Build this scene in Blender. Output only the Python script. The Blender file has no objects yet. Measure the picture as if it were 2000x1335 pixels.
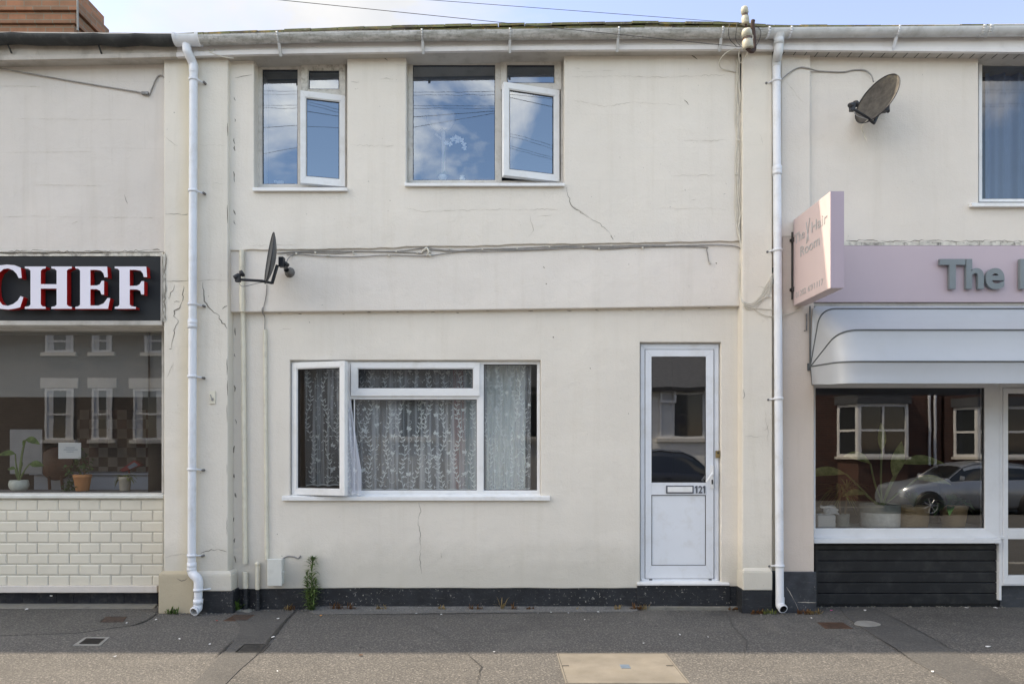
import bpy, bmesh, math, random
from mathutils import Vector, Matrix, noise

R = random.Random(7)
D, F, CX, CY, EYE = 6.4, 1440.0, 985.0, 870.0, 1.42      # metres to the wall, focal length / centre in photo pixels, eye height
col = bpy.context.scene.collection
rad = math.radians
V = Vector

def X(px, y=0.0): return (px - CX) * (D + y) / F
def Z(py, y=0.0): return EYE + (CY - py) * (D + y) / F
def P(px, py, y=0.0): return V((X(px, y), y, Z(py, y)))
def G(px, py, z=0.0):
    d = F * (EYE - z) / (py - CY)
    return V(((px - CX) * d / F, d - D, z))

def interp(pts, x):
    if x <= pts[0][0]: return pts[0][1]
    for a, b in zip(pts, pts[1:]):
        if x <= b[0]: return a[1] + (b[1] - a[1]) * (x - a[0]) / (b[0] - a[0])
    return pts[-1][1]

# ------------------------------------------------------------------ materials
MATS = {}
class NG:
    """tiny helper for building node graphs"""
    def __init__(s, name):
        s.m = bpy.data.materials.new(name); s.m.use_nodes = True
        s.t = s.m.node_tree; s.t.nodes.clear()
        s.out = s.n('ShaderNodeOutputMaterial')
        MATS[name] = s.m
    def n(s, typ, **kw):
        nd = s.t.nodes.new(typ)
        for k, v in kw.items():
            if k.startswith('i_'):
                nd.inputs[k[2:].replace('_', ' ')].default_value = v
            else: setattr(nd, k, v)
        return nd
    def l(s, a, b): s.t.links.new(a, b)
    def pos(s, scale=(1, 1, 1)):
        g = s.n('ShaderNodeNewGeometry'); mp = s.n('ShaderNodeMapping')
        mp.inputs['Scale'].default_value = scale
        s.l(g.outputs['Position'], mp.inputs['Vector']); return mp.outputs[0]
    def noise(s, vec, scale, detail=4, rough=.55, dist=0):
        n = s.n('ShaderNodeTexNoise'); n.inputs['Scale'].default_value = scale
        n.inputs['Detail'].default_value = detail; n.inputs['Roughness'].default_value = rough
        n.inputs['Distortion'].default_value = dist
        s.l(vec, n.inputs['Vector']); return n.outputs['Fac']
    def ramp(s, fac, a, b, lo=0., hi=1.):
        r = s.n('ShaderNodeMapRange'); r.inputs['From Min'].default_value = a; r.inputs['From Max'].default_value = b
        r.inputs['To Min'].default_value = lo; r.inputs['To Max'].default_value = hi; r.clamp = True
        s.l(fac, r.inputs['Value']); return r.outputs[0]
    def math(s, op, a, b=None):
        m = s.n('ShaderNodeMath', operation=op)
        for i, v in enumerate((a, b)):
            if v is None: continue
            if isinstance(v, (int, float)): m.inputs[i].default_value = v
            else: s.l(v, m.inputs[i])
        return m.outputs[0]
    def mix(s, fac, a, b, mode='MIX'):
        m = s.n('ShaderNodeMix', data_type='RGBA', blend_type=mode)
        for sock, v in ((m.inputs[0], fac), (m.inputs[6], a), (m.inputs[7], b)):
            if isinstance(v, (int, float)): sock.default_value = v
            elif isinstance(v, tuple): sock.default_value = (*v[:3], 1)
            else: s.l(v, sock)
        return m.outputs[2]
    def bump(s, h, strength, dist=.01, prev=None):
        b = s.n('ShaderNodeBump'); b.inputs['Strength'].default_value = strength; b.inputs['Distance'].default_value = dist
        s.l(h, b.inputs['Height'])
        if prev is not None: s.l(prev, b.inputs['Normal'])
        return b.outputs[0]
    def princ(s, color, rough=.6, normal=None, metallic=0., spec=.5, **kw):
        p = s.n('ShaderNodeBsdfPrincipled')
        if isinstance(color, tuple): p.inputs['Base Color'].default_value = (*color[:3], 1)
        else: s.l(color, p.inputs['Base Color'])
        if isinstance(rough, (int, float)): p.inputs['Roughness'].default_value = rough
        else: s.l(rough, p.inputs['Roughness'])
        p.inputs['Metallic'].default_value = metallic
        p.inputs['Specular IOR Level'].default_value = spec
        for k, v in kw.items(): p.inputs[k.replace('_', ' ')].default_value = v
        if normal is not None: s.l(normal, p.inputs['Normal'])
        s.l(p.outputs[0], s.out.inputs[0]); return p
    def sep(s, vec):
        n = s.n('ShaderNodeSeparateXYZ'); s.l(vec, n.inputs[0]); return n.outputs

def basic(name, c, rough=.6, var=.12, scale=6., bump=.0, bscale=40., metallic=0., spec=.4, dirt=None, dirt_amt=.5, dscale=3., **kw):
    g = NG(name); p = g.pos()
    n = g.noise(p, scale, 5)
    k = g.ramp(n, .3, .7)
    c2 = tuple(max(0, x * (1 - var)) for x in c); c1 = tuple(min(1, x * (1 + var * .6)) for x in c)
    cc = g.mix(k, c2, c1)
    if dirt:
        d = g.ramp(g.noise(p, dscale, 8, .68), .5, .68, 0, dirt_amt)
        cc = g.mix(d, cc, dirt)
    nm = g.bump(g.noise(p, bscale, 3), bump, .004) if bump else None
    g.princ(cc, rough, nm, metallic, spec, **kw)
    return g.m

def plaster(name, c, blocks=0.0, grime=.35, foot=None, stain_x=None, coarse=1.):
    g = NG(name); p = g.pos()
    big = g.ramp(g.noise(p, .9, 4), .3, .7)
    cc = g.mix(big, tuple(x * .925 for x in c), tuple(min(1, x * 1.02) for x in c))
    mid = g.ramp(g.noise(p, 7, 6, .65), .35, .75)
    cc = g.mix(g.math('MULTIPLY', mid, .22), cc, tuple(x * y for x, y in zip(c, (.86, .87, .87))))
    # vertical rain streaks and grime blotches
    st = g.ramp(g.noise(g.pos((7, 7, .45)), 1.5, 7, .65), .52, .74, 0, grime * .65)
    cc = g.mix(st, cc, tuple(x * y for x, y in zip(c, (.70, .67, .60))))
    bl = g.ramp(g.noise(p, 3.1, 9, .72, .6), .60, .74, 0, grime * .8)
    cc = g.mix(bl, cc, tuple(x * y for x, y in zip(c, (.72, .71, .66))))
    # tiny dark pits
    pit = g.ramp(g.noise(p, 34, 2, .5), .755, .79, 0, .55)
    cc = g.mix(pit, cc, (.16, .15, .13))
    z = g.sep(p)
    if foot is not None:
        f = g.ramp(g.math('ADD', z[2], g.math('MULTIPLY', g.noise(p, 5, 6), -.35)), foot - .18, foot + .10, .42, 0)
        cc = g.mix(f, cc, (.42, .40, .34))
    if stain_x is not None:
        dx = g.math('ABSOLUTE', g.math('SUBTRACT', z[0], stain_x))
        dn = g.math('ADD', dx, g.math('MULTIPLY', g.noise(g.pos((4, 4, 1.2)), 1.5, 6), .10))
        f = g.ramp(dn, .045, .16, .55, 0)
        cc = g.mix(f, cc, (.62, .53, .36))
    h1 = g.noise(p, 3.2, 3, .5); h2 = g.noise(p, 75 * coarse, 3, .6); h3 = g.noise(p, 20, 4, .6)
    nm = g.bump(h1, .55, .03)
    nm = g.bump(h3, .30, .006, nm)
    nm = g.bump(h2, .7, .004, nm)
    if blocks:
        cx = g.n('ShaderNodeCombineXYZ'); g.l(z[0], cx.inputs[0]); g.l(z[2], cx.inputs[1])
        wob = g.n('ShaderNodeVectorMath', operation='ADD')
        nz = g.n('ShaderNodeTexNoise'); nz.inputs['Scale'].default_value = 1.5
        g.l(p, nz.inputs['Vector'])
        sc = g.n('ShaderNodeVectorMath', operation='SCALE'); sc.inputs['Scale'].default_value = .03
        g.l(nz.outputs['Color'], sc.inputs[0]); g.l(cx.outputs[0], wob.inputs[0]); g.l(sc.outputs[0], wob.inputs[1])
        b = g.n('ShaderNodeTexBrick'); b.offset = .5
        b.inputs['Scale'].default_value = 1; b.inputs['Brick Width'].default_value = .56
        b.inputs['Row Height'].default_value = .285; b.inputs['Mortar Size'].default_value = .0065; b.inputs['Mortar Smooth'].default_value = .8
        g.l(wob.outputs[0], b.inputs['Vector'])
        msk = g.ramp(g.noise(g.pos((.5, 1, 3)), 1.6, 5, .7), .46, .66)
        k = g.math('MULTIPLY', b.outputs['Fac'], msk)
        nm = g.bump(k, -.5 * blocks, .006, nm)
        cc = g.mix(g.math('MULTIPLY', k, .16 * blocks), cc, (.33, .31, .27))
    g.princ(cc, .82, nm, 0, .25)
    return g.m

def brickmat(name, c1, c2, mortar, bw=.225, bh=.075, var=.5):
    g = NG(name); p = g.pos(); z = g.sep(p)
    gm = g.n('ShaderNodeNewGeometry')
    # walls facing x use y, walls facing y use x
    nx = g.sep(gm.outputs['Normal'])
    isx = g.math('GREATER_THAN', g.math('ABSOLUTE', nx[0]), .7)
    u = g.math('ADD', g.math('MULTIPLY', z[1], isx), g.math('MULTIPLY', z[0], g.math('SUBTRACT', 1, isx)))
    cx = g.n('ShaderNodeCombineXYZ'); g.l(u, cx.inputs[0]); g.l(z[2], cx.inputs[1])
    b = g.n('ShaderNodeTexBrick'); b.offset = .5
    b.inputs['Scale'].default_value = 1; b.inputs['Brick Width'].default_value = bw
    b.inputs['Row Height'].default_value = bh; b.inputs['Mortar Size'].default_value = .006
    b.inputs['Mortar Smooth'].default_value = .3; b.inputs['Bias'].default_value = 0
    b.inputs['Color1'].default_value = (*c1, 1); b.inputs['Color2'].default_value = (*c2, 1); b.inputs['Mortar'].default_value = (*mortar, 1)
    g.l(cx.outputs[0], b.inputs['Vector'])
    d = g.ramp(g.noise(p, 5, 7, .7), .45, .75, 0, var)
    cc = g.mix(d, b.outputs['Color'], (.10, .085, .06))
    nm = g.bump(b.outputs['Fac'], -.6, .006)
    nm = g.bump(g.noise(p, 60, 3), .3, .004, nm)
    g.princ(cc, .85, nm, 0, .2)
    return g.m

def glassmat(name, refl=.16, tint=(.9, .93, .92), wob=.02, add=1.0, col_=(.97, .98, 1, 1)):
    g = NG(name)
    fr = g.n('ShaderNodeFresnel'); fr.inputs['IOR'].default_value = 1.5
    f = g.math('MINIMUM', g.math('ADD', g.math('MULTIPLY', fr.outputs[0], add), refl), 1.0)
    tr = g.n('ShaderNodeBsdfTransparent'); tr.inputs[0].default_value = (*tint, 1)
    gl = g.n('ShaderNodeBsdfGlossy'); gl.inputs['Roughness'].default_value = 0.0; gl.inputs['Color'].default_value = col_
    if wob:
        nm = g.bump(g.noise(g.pos(), 1.7, 2), wob, .02); g.l(nm, gl.inputs['Normal'])
    m = g.n('ShaderNodeMixShader'); g.l(f, m.inputs[0]); g.l(tr.outputs[0], m.inputs[1]); g.l(gl.outputs[0], m.inputs[2])
    g.l(m.outputs[0], g.out.inputs[0])
    return g.m

CREAM = (.70, .665, .60)
plaster('plaster_low', (.745, .698, .632), 0, .25, foot=.34)
plaster('plaster_up', (.745, .70, .64), .5, .28)
plaster('plaster_band', (.75, .702, .65), 0, .30)
plaster('plaster_pilaster', (.745, .695, .622), .5, .38, foot=.36)
plaster('plaster_pilaster_left', (.73, .685, .615), .5, .36, foot=.36, stain_x=X(368, -.12))
plaster('plaster_tan', (.47, .405, .30), 0, .95)
plaster('plaster_left', (.65, .607, .57), 1.0, .35)
plaster('plaster_right', (.725, .67, .612), .25, .25)
plaster('plaster_pinkish', (.62, .535, .475), 0, .3)
plaster('plaster_strip', (.60, .53, .44), 0, .4)
basic('flaky_plaster', (.62, .60, .54), .85, .25, 20, .6, 60, dirt=(.12, .11, .10), dirt_amt=.85, dscale=16)
basic('crack', (.20, .18, .15), .9, .3, 30)
basic('crack_light', (.54, .50, .44), .9, .3, 30)
basic('upvc', (.76, .77, .78), .32, .04, 3, .03, 60, dirt=(.42, .40, .35), dirt_amt=.30, dscale=6)
basic('upvc_old', (.60, .575, .54), .45, .08, 4, .03, 60, dirt=(.30, .27, .22), dirt_amt=.45, dscale=14)
basic('upvc_door', (.70, .735, .79), .35, .04, 3, .03, 60, dirt=(.44, .41, .36), dirt_amt=.24, dscale=7)
basic('upvc_shop', (.66, .68, .71), .35, .05, 3, dirt=(.35, .34, .33), dirt_amt=.15, dscale=5)
basic('upvc_dirty', (.60, .58, .54), .55, .2, 20, .1, 80, dirt=(.20, .175, .14), dirt_amt=.75, dscale=26)
basic('pipe_white', (.70, .73, .79), .30, .05, 4, dirt=(.40, .38, .34), dirt_amt=.30, dscale=7)
basic('gasket', (.035, .035, .04), .6)
basic('fascia', (.72, .70, .70), .5, .05, 4, dirt=(.42, .39, .36), dirt_amt=.25, dscale=7)
basic('fascia_old', (.50, .46, .42), .7, .12, 5, dirt=(.25, .22, .19), dirt_amt=.6, dscale=6)
basic('soffit', (.50, .48, .45), .7, .1, 4, dirt=(.25, .23, .2), dirt_amt=.5, dscale=5)
def gutter_mat():
    g = NG('gutter_grey'); p = g.pos((1, 1, 1)); ps = g.pos((1.6, 5, 10))
    d = g.ramp(g.noise(ps, 3.0, 9, .72), .38, .62)
    cc = g.mix(d, (.60, .60, .60), (.30, .30, .28))
    d2 = g.ramp(g.noise(p, 30, 5, .7), .5, .7, 0, .6)
    cc = g.mix(d2, cc, (.16, .16, .14))
    g.princ(cc, .55, None, 0, .4)
gutter_mat()
basic('gutter_pale', (.58, .60, .62), .45, .12, 8, dirt=(.32, .32, .30), dirt_amt=.5, dscale=9)
basic('gutter_old', (.028, .031, .033), .6, .3, 6, .3, 40, dirt=(.10, .10, .10), dirt_amt=.4, dscale=9)
def roof_tile_mat():
    g = NG('roof_tiles'); p = g.pos()
    d = g.ramp(g.noise(p, 7, 8, .7), .35, .6)
    cc = g.mix(d, (.11, .095, .085), (.17, .18, .09))
    d2 = g.ramp(g.noise(p, 12, 6, .7), .52, .66, 0, .8)
    cc = g.mix(d2, cc, (.33, .22, .08))
    d3 = g.ramp(g.noise(p, 19, 6, .7), .58, .68, 0, .7)
    cc = g.mix(d3, cc, (.32, .33, .26))
    g.princ(cc, .95, g.bump(g.noise(p, 50, 4), .6, .01), 0, .2)
roof_tile_mat()
def plinth_mat(name, c, speck):
    g = NG(name); p = g.pos()
    n = g.ramp(g.noise(p, 9, 6), .3, .7)
    cc = g.mix(n, tuple(x * .7 for x in c), tuple(x * 1.5 for x in c))
    s = g.ramp(g.noise(p, 42, 4, .75), .62, .67, 0, speck * .8)
    m = g.ramp(g.noise(p, 2.2, 3), .38, .56)
    cc = g.mix(g.math('MULTIPLY', s, m), cc, (.52, .50, .47))
    sc = g.ramp(g.noise(g.pos((1, 1, 6)), 8, 6, .7), .58, .75, 0, .35)
    cc = g.mix(sc, cc, (.25, .24, .23))
    g.princ(cc, .55, g.bump(g.noise(p, 55, 4), .5, .006), 0, .4)
plinth_mat('plinth_black', (.016, .018, .022), .95)
plinth_mat('plinth_grey', (.032, .036, .044), .5)
basic('black_tile', (.022, .024, .03), .18, .3, 5, dirt=(.12, .12, .11), dirt_amt=.3, dscale=12)
def asphalt(name, c, c2, agg=1.0, worn=.3):
    g = NG(name); p = g.pos()
    big = g.ramp(g.noise(p, 1.3, 6, .6), .3, .7)
    cc = g.mix(big, tuple(x * .84 for x in c), tuple(x * 1.10 for x in c))
    gr = g.noise(p, 70, 3, .8)
    cc = g.mix(g.ramp(gr, .47, .68, 0, .75 * agg), cc, c2)
    cc = g.mix(g.ramp(gr, .50, .32, 0, .55 * agg), cc, tuple(x * .35 for x in c))
    vo = g.n('ShaderNodeTexVoronoi'); vo.inputs['Scale'].default_value = 105; g.l(p, vo.inputs['Vector'])
    bw = g.sep(vo.outputs['Color'])[0]
    cc = g.mix(g.ramp(bw, .80, .98, 0, .5 * agg), cc, tuple(min(1, x * 1.5) for x in c2))
    w = g.ramp(g.noise(g.pos((.6, 1.6, 1)), 2.3, 7, .65), .5, .72, 0, worn)
    cc = g.mix(w, cc, tuple(x * .8 for x in c2))
    gu = g.n('ShaderNodeTexVoronoi'); gu.inputs['Scale'].default_value = 3.6; g.l(p, gu.inputs['Vector'])
    gsel = g.math('GREATER_THAN', g.sep(gu.outputs['Color'])[1], .62)
    gspot = g.math('MULTIPLY', g.ramp(gu.outputs['Distance'], .075, .055, 0, .65), gsel)
    cc = g.mix(gspot, cc, tuple(x * .5 for x in c))
    stn = g.ramp(g.noise(g.pos((.7, 1.1, 1)), 1.1, 7, .6, .5), .56, .68, 0, .38)
    cc = g.mix(stn, cc, tuple(x * .55 for x in c))
    pl = g.ramp(g.noise(g.pos((1.3, .8, 1)), .9, 6, .62, .8), .58, .72, 0, .35)
    cc = g.mix(pl, cc, tuple(x * .95 for x in c2))
    nm = g.bump(vo.outputs['Distance'], .6, .004)
    nm = g.bump(g.noise(p, 5, 4), .4, .012, nm)
    g.princ(cc, .86, nm, 0, .3)
asphalt('asphalt', (.077, .074, .072), (.185, .172, .158))
asphalt('asphalt_smooth', (.076, .074, .073), (.15, .14, .13), .5, .15)
asphalt('asphalt_mid', (.072, .069, .066), (.19, .178, .16), .8, .2)
asphalt('asphalt_fillet', (.13, .13, .128), (.25, .24, .225), .6, .2)
asphalt('road_asphalt', (.08, .078, .075), (.18, .17, .16), .8, .3)
basic('bitumen', (.032, .031, .030), .6, .4, 10, .5, 60)
basic('concrete', (.175, .158, .135), .85, .22, 5, .5, 90, dirt=(.17, .15, .12), dirt_amt=.5, dscale=6)
basic('kerbstone', (.33, .32, .30), .85, .2, 4, .5, 60)
basic('concrete_edge', (.20, .195, .175), .85, .3, 12, .5, 60, dirt=(.10, .09, .06), dirt_amt=.6, dscale=12)
basic('iron_rust', (.085, .050, .036), .8, .4, 20, .7, 60, dirt=(.13, .065, .04), dirt_amt=.7, dscale=20)
basic('iron_dark', (.055, .050, .046), .75, .3, 20, .8, 70)
basic('concrete_pale', (.24, .235, .22), .85, .2, 8, .4, 60)
basic('steel_blue', (.10, .14, .19), .5, .2, 20)
basic('metro_tile', (.66, .625, .54), .18, .05, 2, dirt=(.42, .40, .34), dirt_amt=.12, dscale=6)
basic('grout', (.52, .495, .43), .9, .3, 12)
basic('sign_black', (.022, .026, .030), .6, .12, 3, spec=.2)
basic('letter_white', (.72, .70, .80), .4, .04, 3)
basic('letter_red', (.42, .012, .012), .35, .08, 3)
basic('pink_sign', (.60, .485, .485), .5, .04, 2)
basic('pink_fascia', (.49, .405, .45), .5, .06, 1.2, dirt=(.45, .37, .42), dirt_amt=.2, dscale=2)
basic('pink_end', (.40, .335, .40), .5, .05, 2)
basic('letter_grey', (.185, .215, .23), .4, .08, 5)
basic('letter_pale', (.42, .42, .43), .5, .08, 5)
basic('awning_vinyl', (.40, .425, .46), .36, .05, 1.5, .06, 5, spec=.5, dirt=(.36, .38, .40), dirt_amt=.35, dscale=2.6)
basic('awning_trim', (.10, .11, .115), .6)
basic('black_board', (.016, .018, .021), .38, .25, 4, dirt=(.06, .06, .06), dirt_amt=.4, dscale=8)
basic('dish_grey', (.085, .090, .095), .5, .15, 6)
def dish_old_mat():
    g = NG('dish_old'); p = g.pos()
    n = g.ramp(g.noise(p, 18, 8, .7), .35, .65)
    cc = g.mix(n, (.055, .050, .046), (.11, .10, .088))
    z = g.sep(p)
    # lichen growing on the upper right edge of the dish
    f = g.math('ADD', g.math('MULTIPLY', z[0], .9), g.math('MULTIPLY', z[2], .35))
    f = g.math('ADD', f, g.math('MULTIPLY', g.noise(p, 14, 7, .7), .22))
    x0 = X(1742, -.3) * .9 + Z(190, -.3) * .35 + .11
    cc = g.mix(g.ramp(f, x0 + .03, x0 + .12, 0, .85), cc, (.30, .25, .14))
    g.princ(cc, .8, g.bump(g.noise(p, 60, 4), .4, .003), 0, .3)
dish_old_mat()
basic('lnb_black', (.02, .021, .026), .45)
basic('metal_dull', (.20, .20, .20), .5, .3, 30, metallic=.6, dirt=(.12, .07, .04), dirt_amt=.6, dscale=40)
basic('cable_grey', (.30, .29, .28), .6, .2, 20)
basic('cable_white', (.62, .59, .52), .6, .15, 20)
basic('cable_dark', (.04, .04, .042), .6)
basic('porcelain', (.46, .44, .36), .4, .15, 20, dirt=(.22, .2, .16), dirt_amt=.7, dscale=22)
basic('porcelain_brown', (.13, .085, .065), .4, .2, 20)
basic('iron_rusty', (.07, .042, .036), .8, .4, 30)
basic('painted_pipe', (.70, .66, .55), .6, .08, 9, .15, 40, dirt=(.34, .31, .25), dirt_amt=.3, dscale=14)
basic('box_white', (.60, .61, .58), .45, .06, 6, dirt=(.40, .39, .34), dirt_amt=.3, dscale=10)
basic('green_box', (.02, .055, .045), .6)
basic('brass', (.28, .20, .09), .4, .2, 20, metallic=.5)
basic('black_plastic', (.018, .018, .02), .4)
basic('terracotta', (.58, .25, .105), .8, .12, 12)
basic('pot_white', (.62, .64, .58), .5, .12, 30, .4, 60)
basic('pot_beige', (.42, .38, .32), .7, .1, 20)
basic('pot_grey', (.34, .35, .32), .7, .12, 20)
basic('pot_stone', (.90, .89, .85), .7, .12, 30)
def wicker_mat():
    g = NG('wicker'); p = g.pos((1, 1, 1))
    w1 = g.n('ShaderNodeTexWave'); w1.inputs['Scale'].default_value = 55; w1.bands_direction = 'DIAGONAL'; w1.inputs['Distortion'].default_value = 1.0
    w1.inputs['Detail Scale'].default_value = 3; g.l(p, w1.inputs['Vector'])
    cc = g.mix(w1.outputs['Fac'], (.38, .24, .12), (.80, .60, .38))
    cc = g.mix(g.ramp(g.noise(p, 30, 4), .4, .7, 0, .5), cc, (.66, .50, .32))
    g.princ(cc, .8, g.bump(w1.outputs['Fac'], .8, .01), 0, .2)
wicker_mat()
basic('soil', (.05, .035, .022), .95, .3, 30)
def leafmat(name, c, c2, sc=20):
    g = NG(name); p = g.pos()
    cc = g.mix(g.ramp(g.noise(p, sc, 3), .35, .65), c, c2)
    pr = g.princ(cc, .5, None, 0, .35)
    tr = g.n('ShaderNodeBsdfTranslucent'); g.l(cc, tr.inputs[0])
    m = g.n('ShaderNodeMixShader'); m.inputs[0].default_value = .3
    g.l(pr.outputs[0], m.inputs[1]); g.l(tr.outputs[0], m.inputs[2]); g.l(m.outputs[0], g.out.inputs[0])
leafmat('leaf_green', (.045, .10, .022), (.12, .21, .05))
leafmat('leaf_dark', (.045, .10, .035), (.09, .18, .06))
leafmat('leaf_weed', (.06, .12, .035), (.17, .25, .085))
leafmat('leaf_olive', (.16, .20, .06), (.32, .36, .14))
leafmat('leaf_dry', (.30, .22, .10), (.46, .34, .17))
leafmat('leaf_brown', (.14, .06, .03), (.24, .13, .06))
leafmat('petal', (.75, .73, .70), (.80, .80, .76))
basic('stem_green', (.12, .17, .06), .6)
basic('stem_brown', (.12, .08, .045), .8)
basic('paper', (.66, .66, .66), .8, .05, 5)
basic('paper_pink', (.70, .10, .32), .7)
basic('paper_red', (.30, .05, .04), .7, .3, 10)
basic('paper_orange', (.5, .22, .06), .7)
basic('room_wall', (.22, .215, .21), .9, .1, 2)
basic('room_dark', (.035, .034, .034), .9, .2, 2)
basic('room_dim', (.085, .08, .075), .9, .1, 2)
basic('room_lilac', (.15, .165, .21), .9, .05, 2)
basic('room_floor', (.12, .09, .065), .7, .2, 3)
basic('counter_grey', (.34, .37, .43), .5, .05, 3)
basic('blind_grey', (.22, .22, .215), .8, .03, 3)
basic('wood_brown', (.12, .05, .03), .5, .3, 9)
basic('shade_grey', (.80, .66, .54), .8)
basic('lamp_pole', (.62, .55, .50), .5)
basic('curtain_blue', (.22, .29, .44), .85, .08, 3)
basic('curtain_white', (.60, .62, .64), .85, .05, 3)
basic('curtain_red', (.30, .13, .12), .85, .2, 5)
basic('curtain_pale', (.74, .80, .79), .85, .08, 5)
basic('curtain_teal', (.22, .31, .33), .85, .15, 5)
basic('red_plastic', (.32, .03, .03), .4, .1, 5)
basic('screen_pale', (.26, .26, .27), .7)
basic('screen_grey', (.25, .30, .36), .3)
basic('slate', (.075, .08, .09), .7, .25, 9, .3, 20)
basic('render_white', (.72, .72, .70), .85, .06, 3, .3, 60)
basic('window_dark', (.03, .035, .04), .05, .1, 2, spec=.8)
basic('stone_white', (.62, .60, .56), .8, .08, 3)
basic('tyre', (.02, .02, .02), .85)
basic('alloy', (.45, .46, .48), .3, .1, 9, metallic=.8)
basic('car_silver', (.36, .40, .45), .28, .03, 2, metallic=.55, Coat_Weight=.6)
basic('car_dark', (.035, .04, .05), .25, .05, 2, metallic=.3, Coat_Weight=.8)
basic('car_glass', (.015, .018, .02), .03, .1, 2, spec=.9)
basic('headlight', (.65, .66, .68), .1, .1, 20)
basic('pole_wood', (.16, .12, .085), .85, .2, 8)
basic('number_grey', (.10, .11, .13), .5)
brickmat('brick_chimney', (.36, .165, .10), (.24, .13, .085), (.22, .20, .16), var=.5)
brickmat('brick_red', (.125, .058, .045), (.08, .042, .036), (.13, .115, .10), var=.25)
brickmat('brick_brown', (.155, .125, .105), (.12, .095, .08), (.17, .155, .14), var=.25)
glassmat('glass_up', .21, (.80, .84, .88), .03, 1., (.70, .83, 1, 1))
glassmat('glass_sash', .25, (.75, .8, .84), .03, 1., (.78, .88, 1, 1))
glassmat('glass_low', .04, (.86, .89, .89), .02)
glassmat('glass_door', .17, (.55, .58, .58), .03)
glassmat('glass_shop_left', .085, (.80, .82, .82), .015)
glassmat('glass_shop_right', .12, (.93, .95, .94), .012)
def checker_mat():
    g = NG('checker_tiles'); p = g.pos(); z = g.sep(p)
    sc = 9.3
    fx = g.math('FLOOR', g.math('MULTIPLY', z[0], sc)); fz = g.math('FLOOR', g.math('MULTIPLY', z[2], sc))
    ch = g.math('MODULO', g.math('ABSOLUTE', g.math('ADD', fx, fz)), 2)
    cx = g.n('ShaderNodeCombineXYZ'); g.l(fx, cx.inputs[0]); g.l(fz, cx.inputs[1])
    wn = g.n('ShaderNodeTexWhiteNoise'); g.l(cx.outputs[0], wn.inputs['Vector'])
    dark = g.mix(wn.outputs['Value'], (.02, .018, .017), (.09, .03, .022))
    lt = g.mix(wn.outputs['Value'], (.20, .185, .175), (.30, .27, .25))
    g.princ(g.mix(ch, dark, lt), .4)
checker_mat()
def lace_mat():
    g = NG('lace'); p = g.pos()
    tr = g.n('ShaderNodeBsdfTransparent'); df = g.n('ShaderNodeBsdfDiffuse'); df.inputs[0].default_value = (.72, .74, .78, 1)
    tl = g.n('ShaderNodeBsdfTranslucent'); tl.inputs[0].default_value = (.6, .62, .66, 1)
    a = g.n('ShaderNodeAddShader'); g.l(df.outputs[0], a.inputs[0]); g.l(tl.outputs[0], a.inputs[1])
    m = g.n('ShaderNodeMixShader')
    f = g.ramp(g.noise(g.pos((14, 1, .4)), 2.2, 4), .42, .66, .16, .52)
    g.l(f, m.inputs[0]); g.l(tr.outputs[0], m.inputs[1]); g.l(df.outputs[0], m.inputs[2])
    g.l(m.outputs[0], g.out.inputs[0])
lace_mat()
def lace_mat2(name, o, c):
    g = NG(name)
    tr = g.n('ShaderNodeBsdfTransparent'); df = g.n('ShaderNodeBsdfDiffuse'); df.inputs[0].default_value = (*c, 1)
    m = g.n('ShaderNodeMixShader'); m.inputs[0].default_value = o
    g.l(tr.outputs[0], m.inputs[1]); g.l(df.outputs[0], m.inputs[2]); g.l(m.outputs[0], g.out.inputs[0])
lace_mat2('lace_motif', .72, (.80, .83, .84))
lace_mat2('lace_dense', .55, (.74, .76, .84))

def mat(n): return MATS[n]

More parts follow.
